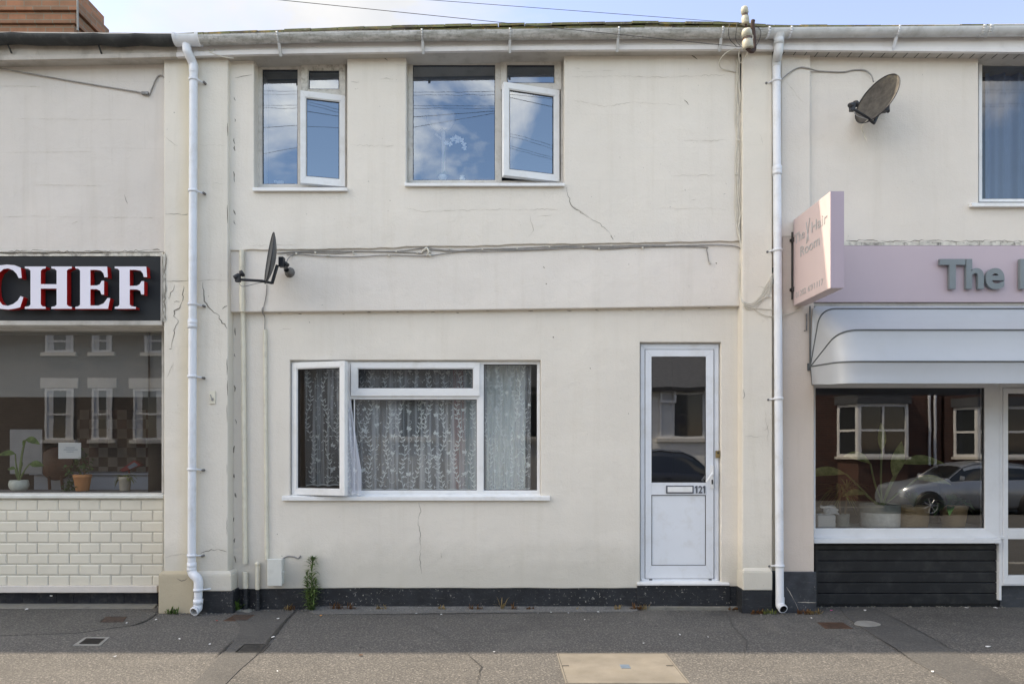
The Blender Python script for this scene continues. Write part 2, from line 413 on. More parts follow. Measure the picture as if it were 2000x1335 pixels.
# ------------------------------------------------------------------ mesh builder
ORIG = {}
class MB:
    def __init__(s): s.v = []; s.f = []; s.m = []; s.s = []
    def add(s, vs, fs, mi=0, smooth=False):
        o = len(s.v); s.v += [V(v) for v in vs]
        for k, f in enumerate(fs):
            s.f.append([o + i for i in f]); s.m.append(mi[k] if isinstance(mi, list) else mi); s.s.append(smooth)
    def hexa(s, p, mi=0):
        s.add(p, [(0, 1, 2, 3), (7, 6, 5, 4), (0, 4, 5, 1), (1, 5, 6, 2), (2, 6, 7, 3), (3, 7, 4, 0)], mi)
    def box(s, x0, x1, y0, y1, z0, z1, mi=0):
        s.hexa([(x0, y0, z0), (x1, y0, z0), (x1, y0, z1), (x0, y0, z1), (x0, y1, z0), (x1, y1, z0), (x1, y1, z1), (x0, y1, z1)], mi)
    def pbox(s, x0, y0, x1, y1, yf, yb, mi=0):
        """box whose front face (plane y=yf) fills the given photo rectangle"""
        s.box(X(x0, yf), X(x1, yf), yf, yb, Z(y1, yf), Z(y0, yf), mi)
    def prism(s, pts, y0, y1, mi=0, ms=None):
        """polygon of (x,z) points extruded in y"""
        n = len(pts); a = [(p[0], y0, p[1]) for p in pts]; b = [(p[0], y1, p[1]) for p in pts]
        fs = [tuple(range(n)), tuple(reversed(range(n, 2 * n)))] + [(i, (i + 1) % n, n + (i + 1) % n, n + i) for i in range(n)]
        s.add(a + b, fs, [mi, mi] + [mi if ms is None else ms] * n)
    def sheet(s, pts, mi=0): s.add(pts, [tuple(range(len(pts)))], mi)
    def slab(s, pts, h, mi=0):
        """flat polygon given as 3D points, thickened downwards"""
        n = len(pts); b = [V(p) - V((0, 0, h)) for p in pts]
        s.add(list(pts) + b, [tuple(range(n)), tuple(reversed(range(n, 2 * n)))] + [(i, (i + 1) % n, n + (i + 1) % n, n + i) for i in range(n)], mi)
    def tube(s, pts, r, seg=8, cap=True, mi=0, smooth=True):
        pts = [V(p) for p in pts]; n = len(pts)
        rr = r if isinstance(r, (list, tuple)) else [r] * n
        t0 = (pts[1] - pts[0]).normalized()
        ref = V((0, 0, 1)) if abs(t0.z) < .9 else V((1, 0, 0))
        u = t0.cross(ref).normalized(); vs = []
        for i, p in enumerate(pts):
            t = (pts[min(i + 1, n - 1)] - pts[max(i - 1, 0)])
            t = t.normalized() if t.length > 1e-9 else t0
            u = (u - t * u.dot(t)).normalized(); w = t.cross(u)
            for k in range(seg):
                a = 2 * math.pi * k / seg
                vs.append(p + (u * math.cos(a) + w * math.sin(a)) * rr[i])
        fs = [(i * seg + k, i * seg + (k + 1) % seg, (i + 1) * seg + (k + 1) % seg, (i + 1) * seg + k) for i in range(n - 1) for k in range(seg)]
        s.add(vs, fs, mi, smooth)
        if cap:
            s.add([vs[k] for k in range(seg)], [tuple(range(seg))], mi); s.add(vs[-seg:], [tuple(range(seg))], mi)
    def lathe(s, c, prof, seg=20, mi=0, axis=(0, 0, 1), smooth=True):
        ax = V(axis).normalized(); ref = V((0, 0, 1)) if abs(ax.z) < .9 else V((1, 0, 0))
        u = ax.cross(ref).normalized(); w = ax.cross(u); c = V(c); vs = []
        for r, h in prof:
            for k in range(seg):
                a = 2 * math.pi * k / seg; vs.append(c + ax * h + (u * math.cos(a) + w * math.sin(a)) * r)
        fs = [(i * seg + k, i * seg + (k + 1) % seg, (i + 1) * seg + (k + 1) % seg, (i + 1) * seg + k) for i in range(len(prof) - 1) for k in range(seg)]
        s.add(vs, fs, mi, smooth)
    def ring(s, B, s0, t0, s1, t1, w, k0, k1, mi=0):
        """mitred rectangular frame in basis B from front level k0 back to k1; w = (left,right,top,bottom)"""
        l, r, t, b = w
        o = [(s0, t0), (s1, t0), (s1, t1), (s0, t1)]; n = [(s0 + l, t0 + b), (s1 - r, t0 + b), (s1 - r, t1 - t), (s0 + l, t1 - t)]
        for i in range(4):
            j = (i + 1) % 4
            q = [o[i], o[j], n[j], n[i]]
            s.hexa([B.p(a[0], a[1], k0) for a in q] + [B.p(a[0], a[1], k1) for a in q], mi)
    def strip(s, pts, w, nrm=(0, -1, 0), mi=0, taper=True):
        """thin ribbon following pts, lying across nrm"""
        pts = [V(p) for p in pts]; n = len(pts); vs = []; nrm = V(nrm)
        for i, p in enumerate(pts):
            t = (pts[min(i + 1, n - 1)] - pts[max(i - 1, 0)]).normalized(); sd = t.cross(nrm).normalized()
            ww = w * (1 if not taper else max(.25, math.sin(math.pi * (i + .35) / (n - .3)))) * .5
            vs += [p - sd * ww, p + sd * ww]
        s.add(vs, [(2 * i, 2 * i + 1, 2 * i + 3, 2 * i + 2) for i in range(n - 1)], mi)
    def leaf(s, base, d, length, width, droop=.3, up=(0, 0, 1), mi=0, n=5, fold=.25, tipw=0.0, peak=.45):
        base = V(base); d = V(d).normalized(); up = V(up); sd = d.cross(up)
        sd = sd.normalized() if sd.length > 1e-6 else V((1, 0, 0)); nn = sd.cross(d).normalized(); vs = []
        for i in range(n + 1):
            t = i / n; c = base + d * length * t * (1 - .15 * droop * t) - V((0, 0, 1)) * droop * length * t * t
            if t < peak: w = width * math.sin(math.pi / 2 * t / peak) ** .8
            else: w = width * max(tipw, math.cos(math.pi / 2 * (t - peak) / (1 - peak)) ** .9)
            w = max(w, width * .06) * .5
            vs += [c - sd * w + nn * w * fold, c, c + sd * w + nn * w * fold]
        fs = []
        for i in range(n):
            a = 3 * i; fs += [(a, a + 1, a + 4, a + 3), (a + 1, a + 2, a + 5, a + 4)]
        s.add(vs, fs, mi, True)
    def build(s, name, mats, parent=None, bevel=0, seg=2, merge=False, ang=35, recalc=True, origin=None):
        me = bpy.data.meshes.new(name)
        if parent is not None: o0 = ORIG[parent.name]
        elif origin is not None: o0 = V(origin)
        else:
            xs = [v.x for v in s.v]; ys = [v.y for v in s.v]; zs = [v.z for v in s.v]
            o0 = V(((min(xs) + max(xs)) / 2, (min(ys) + max(ys)) / 2, min(zs)))
        me.from_pydata([tuple(v - o0) for v in s.v], [], s.f)
        if isinstance(mats, str): mats = [mats]
        for m in mats: me.materials.append(mat(m))
        me.polygons.foreach_set('material_index', s.m); me.polygons.foreach_set('use_smooth', s.s)
        bm = bmesh.new(); bm.from_mesh(me)
        if merge: bmesh.ops.remove_doubles(bm, verts=bm.verts, dist=1e-5)
        if recalc: bmesh.ops.recalc_face_normals(bm, faces=bm.faces)
        bm.to_mesh(me); bm.free(); me.update()
        o = bpy.data.objects.new(name, me); col.objects.link(o)
        ORIG[o.name] = o0
        if parent is not None: o.parent = parent
        else: o.location = o0
        if bevel:
            b = o.modifiers.new('Bevel', 'BEVEL'); b.width = bevel; b.segments = seg; b.limit_method = 'ANGLE'; b.angle_limit = rad(ang)
            b.harden_normals = False
        return o

class Basis:
    def __init__(s, O, u=(1, 0, 0), n=(0, -1, 0)): s.O = V(O); s.u = V(u).normalized(); s.n = V(n).normalized()
    def p(s, a, b, k=0): return s.O + s.u * a + V((0, 0, 1)) * b + s.n * k

def tag(o, label=None, cat=None, group=None, kind=None):
    if label: o['label'] = label
    if cat: o['category'] = cat
    if group: o['group'] = group
    if kind: o['kind'] = kind
    return o
def thing(name, label, cat, loc, group=None):
    e = bpy.data.objects.new(name, None); e.empty_display_size = .2; col.objects.link(e); e.location = loc
    ORIG[e.name] = V(loc); return tag(e, label, cat, group)

def spline(pts, n=6):
    pts = [V(p) for p in pts]; out = []
    for i in range(len(pts) - 1):
        p0 = pts[max(i - 1, 0)]; p1 = pts[i]; p2 = pts[i + 1]; p3 = pts[min(i + 2, len(pts) - 1)]
        for k in range(n):
            t = k / n
            out.append(.5 * ((2 * p1) + (p2 - p0) * t + (2 * p0 - 5 * p1 + 4 * p2 - p3) * t * t + (3 * p1 - p0 - 3 * p2 + p3) * t ** 3))
    out.append(pts[-1]); return out

def wall_holes(mb, x0, x1, z0, z1, yf, th, holes, zbot=None, mi=0, step=.5):
    xs = {x0, x1}; zs = {z0, z1}
    for h in holes: xs |= {h[0], h[1]}; zs |= {h[2], h[3]}
    xs = sorted(x for x in xs if x0 - 1e-6 <= x <= x1 + 1e-6); zs = sorted(z for z in zs if z0 - 1e-6 <= z <= z1 + 1e-6)
    fx = []
    for a, b in zip(xs, xs[1:]):
        n = max(1, int(math.ceil((b - a) / step))); fx += [a + (b - a) * i / n for i in range(n)]
    xs = fx + [xs[-1]]
    def inh(i, j):
        if i < 0 or j < 0 or i >= len(xs) - 1 or j >= len(zs) - 1: return None
        cx = (xs[i] + xs[i + 1]) / 2; cz = (zs[j] + zs[j + 1]) / 2
        return any(h[0] < cx < h[1] and h[2] < cz < h[3] for h in holes)
    def zz(i, j): return zbot(xs[i]) if (j == 0 and zbot) else zs[j]
    yb = yf + th
    for i in range(len(xs) - 1):
        for j in range(len(zs) - 1):
            if inh(i, j): continue
            mb.sheet([(xs[i], yf, zz(i, j)), (xs[i + 1], yf, zz(i + 1, j)), (xs[i + 1], yf, zz(i + 1, j + 1)), (xs[i], yf, zz(i, j + 1))], mi)
            for di, dj in ((-1, 0), (1, 0), (0, -1), (0, 1)):
                if inh(i + di, j + dj) is False: continue
                if di: 
                    k = i if di < 0 else i + 1
                    mb.sheet([(xs[k], yf, zz(k, j)), (xs[k], yf, zz(k, j + 1)), (xs[k], yb, zz(k, j + 1)), (xs[k], yb, zz(k, j))], mi)
                else:
                    q = j if dj < 0 else j + 1
                    mb.sheet([(xs[i], yf, zz(i, q)), (xs[i + 1], yf, zz(i + 1, q)), (xs[i + 1], yb, zz(i + 1, q)), (xs[i], yb, zz(i, q))], mi)

def crack(mb, pts, y, w=.005, mi=1, jit=.012):
    q = []
    for a, b in zip(pts, pts[1:]):
        A, B = P(*a, y), P(*b, y); n = max(2, int((B - A).length / .022))
        for i in range(n):
            p = A.lerp(B, i / n)
            if q: p += V((R.uniform(-jit, jit) * .6, 0, R.uniform(-jit, jit) * .6))
            q.append(p)
    q.append(P(*pts[-1], y))
    k = 0
    while k < len(q) - 1:            # broken into pieces of different width
        n = R.randint(5, 14); seg = q[k:k + n + 1]
        if len(seg) >= 3: mb.strip(seg, w * R.uniform(.5, 1.25), mi=mi)
        k += n
        if k == len(q) - 1: break

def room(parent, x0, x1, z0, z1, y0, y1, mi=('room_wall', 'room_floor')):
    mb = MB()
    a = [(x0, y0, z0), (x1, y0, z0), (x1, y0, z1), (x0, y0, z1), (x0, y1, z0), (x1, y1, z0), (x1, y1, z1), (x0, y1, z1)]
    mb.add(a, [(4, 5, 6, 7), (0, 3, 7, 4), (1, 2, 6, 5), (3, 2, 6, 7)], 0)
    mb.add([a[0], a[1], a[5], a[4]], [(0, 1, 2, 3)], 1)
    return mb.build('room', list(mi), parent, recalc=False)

def light_unit(parent, B, s0, t0, s1, t1, w, depth=.06, m='upvc', glass='glass_up', name='sash', dirtyglass=False):
    """one glazed light: sash frame with bead and gasket (part 'sash'), and its pane"""
    l, r, t, b = w; bd = .010
    mb = MB()
    mb.ring(B, s0, t0, s1, t1, (l - bd, r - bd, t - bd, b - bd), 0, -depth, 0)
    mb.ring(B, s0 + l - bd, t0 + b - bd, s1 - r + bd, t1 - t + bd, (bd - .003,) * 4, -.006, -depth + .004, 0)
    mb.ring(B, s0 + l - .003, t0 + b - .003, s1 - r + .003, t1 - t + .003, (.006,) * 4, -.010, -depth + .01, 1)
    f = mb.build(name, [m, 'gasket'], parent, bevel=.0022)
    pm = MB(); pm.sheet([B.p(s0 + l, t0 + b, -.018), B.p(s1 - r, t0 + b, -.018), B.p(s1 - r, t1 - t, -.018), B.p(s0 + l, t1 - t, -.018)])
    pm.build('pane', glass, parent)
    return f

def fixed_pane(mb, parent, y, x0, y0, x1, y1, glass):
    """glass held directly in the outer frame, with a gasket line added to mb (slot 1)"""
    B = Basis((0, y, 0)); a, b, c, d = X(x0, y), Z(y1, y), X(x1, y), Z(y0, y)
    mb.ring(B, a - .010, b - .010, c + .010, d + .010, (.010,) * 4, -.004, -.04, 0)
    mb.ring(B, a - .001, b - .001, c + .001, d + .001, (.006,) * 4, -.012, -.04, 1)
    pm = MB(); k = y + .02; pm.sheet([(a, k, b), (c, k, b), (c, k, d), (a, k, d)]); pm.build('pane', glass, parent)

def sill(parent, x0, x1, y0, y1, yf, yb, m='upvc'):
    mb = MB(); a, b = X(x0, yf), X(x1, yf); zt, zb = Z(y0, yf), Z(y1, yf)
    # sloping top, small drip nose
    pr = [(yf, zb), (yf, zt), (yb, zt + .018), (yb, zb + .004), (yf + .02, zb + .004), (yf + .018, zb)]
    n = len(pr)
    mb.add([(a, p[0], p[1]) for p in pr] + [(b, p[0], p[1]) for p in pr],
           [tuple(range(n)), tuple(reversed(range(n, 2 * n)))] + [(i, (i + 1) % n, n + (i + 1) % n, n + i) for i in range(n)])
    return mb.build('sill', m, parent, bevel=.002)

# ================================================================== CENTRE HOUSE
YL, YB, YU, YP = 0.0, -.055, -.075, -.125          # planes: ground floor wall, band, upper wall, pilasters
XL, XR = X(452, 0), X(1446, 0)
house = thing('terraced_house', 'cream rendered terraced house in the middle with white door and three plastic windows', 'house', (0, 2, 0))

ZB1 = [(X(450, YB), Z(609, YB)), (X(900, YB), Z(605, YB)), (X(1450, YB), Z(597, YB))]      # bottom edge of the band
ZU1 = [(X(450, YU), Z(488.5, YU)), (X(640, YU), Z(486, YU)), (X(1000, YU), Z(478, YU)), (X(1450, YU), Z(470.5, YU))]
# lower wall
mb = MB()
W3 = (X(566, YL), X(1056, YL), Z(971, YL), Z(703, YL)); DO = (X(1250, YL), X(1408.5, YL), Z(1142, YL), Z(668, YL))
zfoot = [(XL, Z(1150, 0)), (X(700, 0), Z(1147.5, 0)), (X(1240, 0), Z(1148, 0)), (XR, Z(1144, 0))]
wall_holes(mb, XL - .03, XR + .05, Z(1149, 0), Z(590, 0), YL, .28, [W3, (DO[0], DO[1], Z(1149, 0), DO[3])], zbot=lambda x: interp(zfoot, x) + .004 * noise.noise(V((x * 3, 0, 0))), step=.12)
crack(mb, [(818, 979), (822, 998), (817, 1018), (821, 1050), (822, 1070), (820, 1092), (823, 1120)], -.0015, .006)
crack(mb, [(861, 1078), (863, 1090)], -.0015, .006, 2)
for a in ((459, 640), (458, 690), (457, 752), (459, 818), (458, 870), (457, 925), (459, 962), (457, 1010), (459, 1050), (458, 1085)):
    crack(mb, [a, (a[0] + R.uniform(-2, 3), a[1] + R.uniform(6, 16))], -.0015, .012)
for a in ((1152, 718), (1227, 806), (541, 1041), (550, 1084), (604, 628), (1080, 657)):
    crack(mb, [a, (a[0] + 1.4, a[1] + 2.2)], -.0015, .010, 1, .002)
crack(mb, [(545, 645), (555, 642), (570, 641)], -.0015, .004, 2)
for k in range(16):
    px = 470 + k * 62 + R.uniform(-20, 20); py = interp([(455, 611), (1450, 599)], px) + R.uniform(1, 5)
    crack(mb, [(px, py), (px + R.uniform(3, 10), py + R.uniform(-1, 2))], -.0015, .006, 1, .004)
mb.build('wall', ['plaster_low', 'crack', 'crack_light'], house, bevel=.006, merge=True, ang=60)
# plinth
mb = MB(); mb.box(XL - .02, X(1244, .008), .008, .3, -.05, Z(1147, 0) + .03)
mb.box(X(1244, -.004), X(1426, -.004), -.004, .3, .03, Z(1143, 0)); mb.box(X(1426, .008), XR + .05, .008, .3, -.05, Z(1143, 0) + .0)
mb.build('plinth', 'plinth_black', house, bevel=.004)
mb = MB(); xs = [X(598, 0) + (X(1243, 0) - X(598, 0)) * i / 60 for i in range(61)]
fz = lambda x: .030 + .008 * noise.noise(V((x * 2.5, 7, 0))); fy = lambda x: -.075 + .02 * noise.noise(V((x * 1.5, 11, 0)))
for a, b in zip(xs, xs[1:]):
    mb.add([(a, .02, fz(a)), (b, .02, fz(b)), (b, fy(b) * .4, .016), (a, fy(a) * .4, .016), (b, fy(b), .004), (a, fy(a), .004)], [(0, 1, 2, 3), (3, 2, 4, 5)], 0, True)
mb.build('mortar_fillet', 'asphalt_fillet', house)
mb = MB(); mb.slab([(X(1240, -.02), -.03, .03), (X(1442, -.02), -.03, .028), (X(1444, .0), .02, .03), (X(1240, 0), .02, .034)], .06)
mb.build('doorstep', 'concrete_edge', house, bevel=.006)
# band
mb = MB()
xs = [XL - .03 + (XR + .05 - XL + .03) * i / 60 for i in range(61)]
for a, b in zip(xs, xs[1:]):
    za, zb_ = interp(ZB1, a), interp(ZB1, b); zt = Z(455, YB)
    mb.sheet([(a, YB, za), (b, YB, zb_), (b, YB, zt), (a, YB, zt)]); mb.sheet([(a, YB, za), (b, YB, zb_), (b, .02, zb_), (a, .02, za)])
crack(mb, [(1061, 520), (1064, 524)], YB - .0015, .007, 1, .003); crack(mb, [(1066, 553), (1068, 555)], YB - .0015, .009, 1, .002); crack(mb, [(1398, 513), (1400, 515)], YB - .0015, .01, 1, .002)
crack(mb, [(1345, 555), (1346, 562)], YB - .0015, .005, 2, .002)
mb.build('band_course', ['plaster_band', 'crack', 'crack_light'], house, bevel=.006, merge=True, ang=60)
# upper wall
mb = MB()
W1 = (X(496, YU), X(678, YU), Z(371, YU), Z(60, YU)); W2 = (X(793, YU), X(1102, YU), Z(361, YU), Z(60, YU))
ztop = Z(80, YU)
def ubot(x): return interp(ZU1, x) + .012 * noise.noise(V((x * 2.2, 5, 0))) * (1 if -1.8 < x < 1.2 else .3) + .008 * noise.noise(V((x * 9, 5, 0)))
wall_holes(mb, XL - .03, XR + .05, Z(465, YU), ztop, YU, .36, [(W1[0], W1[1], W1[2], ztop), (W2[0], W2[1], W2[2], ztop)], zbot=ubot, step=.05)
y = YU - .0015
crack(mb, [(1107, 366), (1111, 384), (1116, 404), (1140, 418), (1163, 432), (1186, 448), (1198, 468)], y, .0065)
crack(mb, [(1116, 404), (1128, 407), (1150, 424)], y, .005, 2)
crack(mb, [(459, 152), (475, 148), (493, 146)], y, .007)
crack(mb, [(742, 155), (755, 151), (768, 155)], y, .006, 2)
crack(mb, [(685, 160), (702, 160)], y, .005, 2); crack(mb, [(684, 283), (735, 285), (770, 284)], y, .004, 2)
crack(mb, [(790, 405), (830, 413), (870, 412), (960, 409), (1090, 409)], y, .004, 2)
crack(mb, [(1110, 150), (1190, 149), (1300, 151), (1420, 146)], y, .004, 2)
crack(mb, [(1120, 195), (1180, 208), (1240, 200), (1320, 204)], y, .0035, 2)
crack(mb, [(1335, 275), (1420, 274)], y, .003, 2); crack(mb, [(1310, 343), (1400, 342)], y, .003, 2); crack(mb, [(1290, 407), (1425, 408)], y, .002, 2)
crack(mb, [(1035, 420), (1042, 450), (1032, 462)], y, .004, 2); crack(mb, [(485, 480), (580, 478)], y, .003, 2)
crack(mb, [(1350, 108), (1362, 116)], y, .009); crack(mb, [(745, 112), (757, 118)], y, .008); crack(mb, [(1336, 195), (1345, 205)], y, .006)
for a in ((457, 190), (458, 232), (457, 270), (456, 335), (457, 345), (456, 410), (457, 430), (458, 285)):
    crack(mb, [a, (a[0] + R.uniform(-1, 4), a[1] + R.uniform(5, 14))], y, .011)
for k in range(14):
    px = R.uniform(470, 1430); py = R.choice([R.uniform(376, 465), R.uniform(120, 200)])
    if 490 < px < 690 and py < 370 or 780 < px < 1110 and py < 370: continue
    crack(mb, [(px, py), (px + R.uniform(8, 34), py + R.uniform(-2, 3))], y, R.uniform(.002, .0035), 2, .005)
mb.build('upper_wall', ['plaster_up', 'crack', 'crack_light'], house, bevel=.006, merge=True, ang=60)
# party pilasters
def base_block(mb, x0, x1, y0, y1, yf, mi=0):
    mb.pbox(x0, y0 + 4, x1, y1, yf, .2, mi)
    a = [P(x0, y0 + 4, yf), P(x1, y0 + 4, yf)]; t = Z(y0 + 4, yf)
    mb.hexa([(a[0].x, yf, t), (a[1].x, yf, t), (a[1].x - .02, YP - .004, t + .03), (a[0].x + .02, YP - .004, t + .03),
             (a[0].x, .2, t), (a[1].x, .2, t), (a[1].x - .02, .2, t + .03), (a[0].x + .02, .2, t + .03)], mi)
mb = MB(); mb.box(X(320, YP), X(445, YP), YP, .25, Z(1130, YP), Z(90, YP))
y = YP - .0015
crack(mb, [(321, 549), (350, 549), (372, 548)], y, .007, 1, .003); crack(mb, [(383, 549), (415, 546), (444, 548)], y, .005, 2, .006)
crack(mb, [(396, 551), (397, 575), (404, 598), (424, 612), (432, 625), (444, 642)], y, .0085)
crack(mb, [(359, 558), (356, 585), (350, 602), (341, 606), (338, 618), (349, 626), (341, 645), (335, 678)], y, .0085)
crack(mb, [(341, 556), (334, 572), (330, 582), (322, 576)], y, .006); crack(mb, [(340, 590), (351, 589)], y, .006); crack(mb, [(330, 681), (336, 680)], y, .01)
crack(mb, [(338, 707), (336, 716), (325, 738)], y, .006, 2); crack(mb, [(434, 603), (444, 597)], y, .008)
crack(mb, [(324, 268), (335, 278), (347, 285)], y, .006, 2); crack(mb, [(322, 418), (345, 419), (368, 418)], y, .006)
crack(mb, [(322, 1088), (340, 1082), (368, 1081)], y, .006, 2); crack(mb, [(392, 1080), (412, 1073), (425, 1073), (443, 1077)], y, .008)
crack(mb, [(384, 283), (440, 284)], y, .003, 2); crack(mb, [(384, 360), (440, 358)], y, .003, 2)
for a in ((443, 700), (444, 742), (443, 790), (443, 905), (443, 1010), (444, 240), (444, 400)): crack(mb, [a, (a[0] + .5, a[1] + R.uniform(15, 40))], y, .006, 1, .003)
mb.build('pilaster', ['plaster_pilaster_left', 'crack', 'crack_light'], house, bevel=.008)
mb = MB(); base_block(mb, 379, 452, 1118, 1154, -.155); mb.build('pilaster_base', 'plaster_pilaster', house, bevel=.008)
mb = MB(); base_block(mb, 309, 378.5, 1118, 1198, -.157); crack(mb, [(345, 1128), (355, 1134), (366, 1128)], -.1585, .008); mb.build('pilaster_base', ['plaster_tan', 'crack'], house, bevel=.008)
mb = MB(); mb.box(X(379, -.145), X(455, -.145), -.145, .2, -.05, Z(1153, -.155)); mb.build('plinth', 'plinth_black', house, bevel=.006)
mb = MB(); mb.box(X(1450, YP), X(1508.5, YP), YP, .25, Z(1118, YP), Z(85, YP))
y = YP - .0015
crack(mb, [(1494, 800), (1500, 850), (1499, 875)], y, .004, 2); crack(mb, [(1490, 840), (1499, 835), (1501, 828)], y, .006, 2); crack(mb, [(1455, 851), (1495, 853)], y, .004, 2)
crack(mb, [(1452, 760), (1455, 772), (1451, 778)], y, .007); crack(mb, [(1484, 262), (1490, 285)], y, .003, 2); crack(mb, [(1480, 560), (1506, 561)], y, .004, 2)
mb.build('pilaster', ['plaster_pilaster', 'crack', 'crack_light'], house, bevel=.008)
mb = MB(); base_block(mb, 1451, 1509, 1112, 1152, -.155); mb.build('pilaster_base', 'plaster_pilaster', house, bevel=.008)
mb = MB(); mb.box(X(1449, -.145), X(1508, -.145), -.145, .2, -.05, Z(1150, -.155)); mb.build('plinth', 'plinth_black', house, bevel=.006)

# --- window, upper left
yw = .035
win = MB(); B0 = Basis((0, yw, 0))
win.ring(B0, X(503, yw), Z(366, yw), X(677, yw), Z(117, yw), (X(511, yw) - X(503, yw), X(677, yw) - X(671, yw), Z(117, yw) - Z(133, yw), Z(360, yw) - Z(366, yw)), 0, -.06)
win.pbox(582, 133, 590, 360, yw - .0025, yw + .06); win.pbox(590, 181, 671, 187, yw - .002, yw + .06)
win.pbox(497, 98, 679, 117.5, yw + .002, yw + .06)
w1 = win.build('window', ['upvc_old'], house, bevel=.002)
tmp = MB(); fixed_pane(tmp, w1, yw + .002, 512, 135, 581, 359, 'glass_up'); tmp.build('glazing_bead', ['upvc_old', 'gasket'], w1, bevel=.0015)
Bv = Basis((X(589, yw), yw, Z(186, yw)), n=(0, -1, 0)); sw, sh = X(675, yw) - X(589, yw), Z(122, yw) - Z(186, yw)
m_ = (D + yw) / F
vb = Basis(V((X(588, yw - .02), yw - .02, Z(186, yw - .02))))
light_unit(w1, vb, 0, 0, 86 * m_, 63 * m_, (15 * m_, 13 * m_, 15 * m_, 13 * m_), .05, 'upvc_dirty', 'glass_up')
def open_sash(parent, hinge_px, y_top, y_bot, yh, free_px, free_y, w, m, glass):
    """sash hinged at hinge_px in plane yh; free edge lies at photo column free_px in plane free_y"""
    H = V((X(hinge_px, yh), yh, Z(y_bot, yh))); E = V((X(free_px, free_y), free_y, 0)); E.z = H.z
    h = Z(y_top, yh) - H.z
    L, Rr = (E, H) if E.x < H.x else (H, E)
    u = (Rr - L); wd = u.length; u.normalize(); n = V((u.y, -u.x, 0)); n = n if n.y < 0 else -n
    return light_unit(parent, Basis(L, u, n), 0, 0, wd, h, w, .055, m, glass)
open_sash(w1, 674, 186.5, 364.5, yw - .02, 586.5, yw - .115, (12 * m_, 11.5 * m_, 14 * m_, 15 * m_), 'upvc', 'glass_sash')
sill(w1, 493, 678, 366, 372.5, YU - .035, yw)
# --- window, upper right
win = MB()
win.ring(B0, X(797, yw), Z(357, yw), X(1101, yw), Z(107, yw), (X(806, yw) - X(797, yw), X(1101, yw) - X(1095, yw), Z(107, yw) - Z(123, yw), Z(353, yw) - Z(357, yw)), 0, -.06)
win.pbox(968, 123, 980, 353, yw - .0025, yw + .06); win.pbox(980, 171, 1095, 178, yw - .002, yw + .06); win.pbox(794, 92, 1103, 107.5, yw + .002, yw + .06)
w2 = win.build('window', ['upvc_old'], house, bevel=.002)
tmp = MB(); fixed_pane(tmp, w2, yw + .002, 806, 126, 967, 351.5, 'glass_up'); tmp.build('glazing_bead', ['upvc_old', 'gasket'], w2, bevel=.0015)
vb = Basis(V((X(978, yw - .02), yw - .02, Z(175, yw - .02))))
light_unit(w2, vb, 0, 0, 118 * m_, 62 * m_, (13 * m_, 14 * m_, 14 * m_, 14 * m_), .05, 'upvc_old', 'glass_up')
open_sash(w2, 1093, 176, 354.5, yw - .02, 984, yw - .17, (12.5 * m_, 12.5 * m_, 14 * m_, 14 * m_), 'upvc', 'glass_sash')
sill(w2, 790, 1103, 357, 363, YU - .035, yw)
# friction stays of the open sashes
# --- window, ground floor
yw = .045; B0 = Basis((0, yw, 0)); m_ = (D + yw) / F
win = MB()
win.ring(B0, X(568, yw), Z(967, yw), X(1055, yw), Z(704, yw), (X(576, yw) - X(568, yw), X(1055, yw) - X(1050, yw), Z(704, yw) - Z(711, yw), Z(959, yw) - Z(967, yw)), 0, -.06)
win.pbox(674, 711, 684, 959, yw - .0022, yw + .06); win.pbox(933, 711, 944, 959, yw - .0025, yw + .06); win.pbox(684, 771, 933, 779, yw - .002, yw + .06)
for px in (747, 874, 998): win.pbox(px, 961, px + 9, 963.5, yw - .006, yw + .01, 0)
w3 = win.build('window', ['upvc'], house, bevel=.002)
tmp = MB(); fixed_pane(tmp, w3, yw + .002, 693, 780, 931, 957, 'glass_low'); tmp.build('glazing_bead', ['upvc', 'gasket'], w3, bevel=.0015)
tmp = MB(); fixed_pane(tmp, w3, yw + .002, 945, 711, 1049, 957, 'glass_low'); tmp.build('glazing_bead', ['upvc', 'gasket'], w3, bevel=.0015)
vb = Basis(V((X(685, yw - .022), yw - .022, Z(773, yw - .022))))
light_unit(w3, vb, 0, 0, 251 * m_, 66 * m_, (15 * m_, 14 * m_, 14 * m_, 16 * m_), .05, 'upvc', 'glass_low')
open_sash(w3, 570, 708, 965.5, yw - .02, 673, yw - .17, (12.5 * m_, 12.5 * m_, 13.5 * m_, 14 * m_), 'upvc', 'glass_low')
sill(w3, 550, 1074, 969.5, 977, YL - .035, yw)
# --- door
yd = .045; m_ = (D + yd) / F; B0 = Basis((0, yd, 0))
fr = MB()
fr.ring(B0, X(1251, yd), Z(1138, yd), X(1404, yd), Z(672, yd), (9 * m_, 9 * m_, 10 * m_, 8 * m_), 0, -.07)
fr.pbox(1253, 1130, 1402, 1139, yd - .012, yd + .05)
fr.pbox(1250, 670, 1405.5, 672.5, yd + .01, yd + .05)
door = fr.build('door', ['upvc_door'], house, bevel=.003)
lf = MB(); yl = yd - .010
lf.ring(Basis((0, yl, 0)), X(1260.5, yl), Z(1129, yl), X(1394, yl), Z(682.5, yl), (12 * m_, 15 * m_, 13.5 * m_, 25 * m_), 0, -.05)
lf.box(X(1272.6, yl), X(1379, yl), yl - .001, yl + .048, Z(966, yl), Z(942, yl))
lf.ring(Basis((0, yl + .004, 0)), X(1272.5, yl), Z(942, yl), X(1379, yl), Z(696, yl), (.006,) * 4, 0, -.03, 1)
lf.ring(Basis((0, yl + .004, 0)), X(1272.5, yl), Z(1104, yl), X(1379, yl), Z(966, yl), (.006,) * 4, 0, -.03, 1)
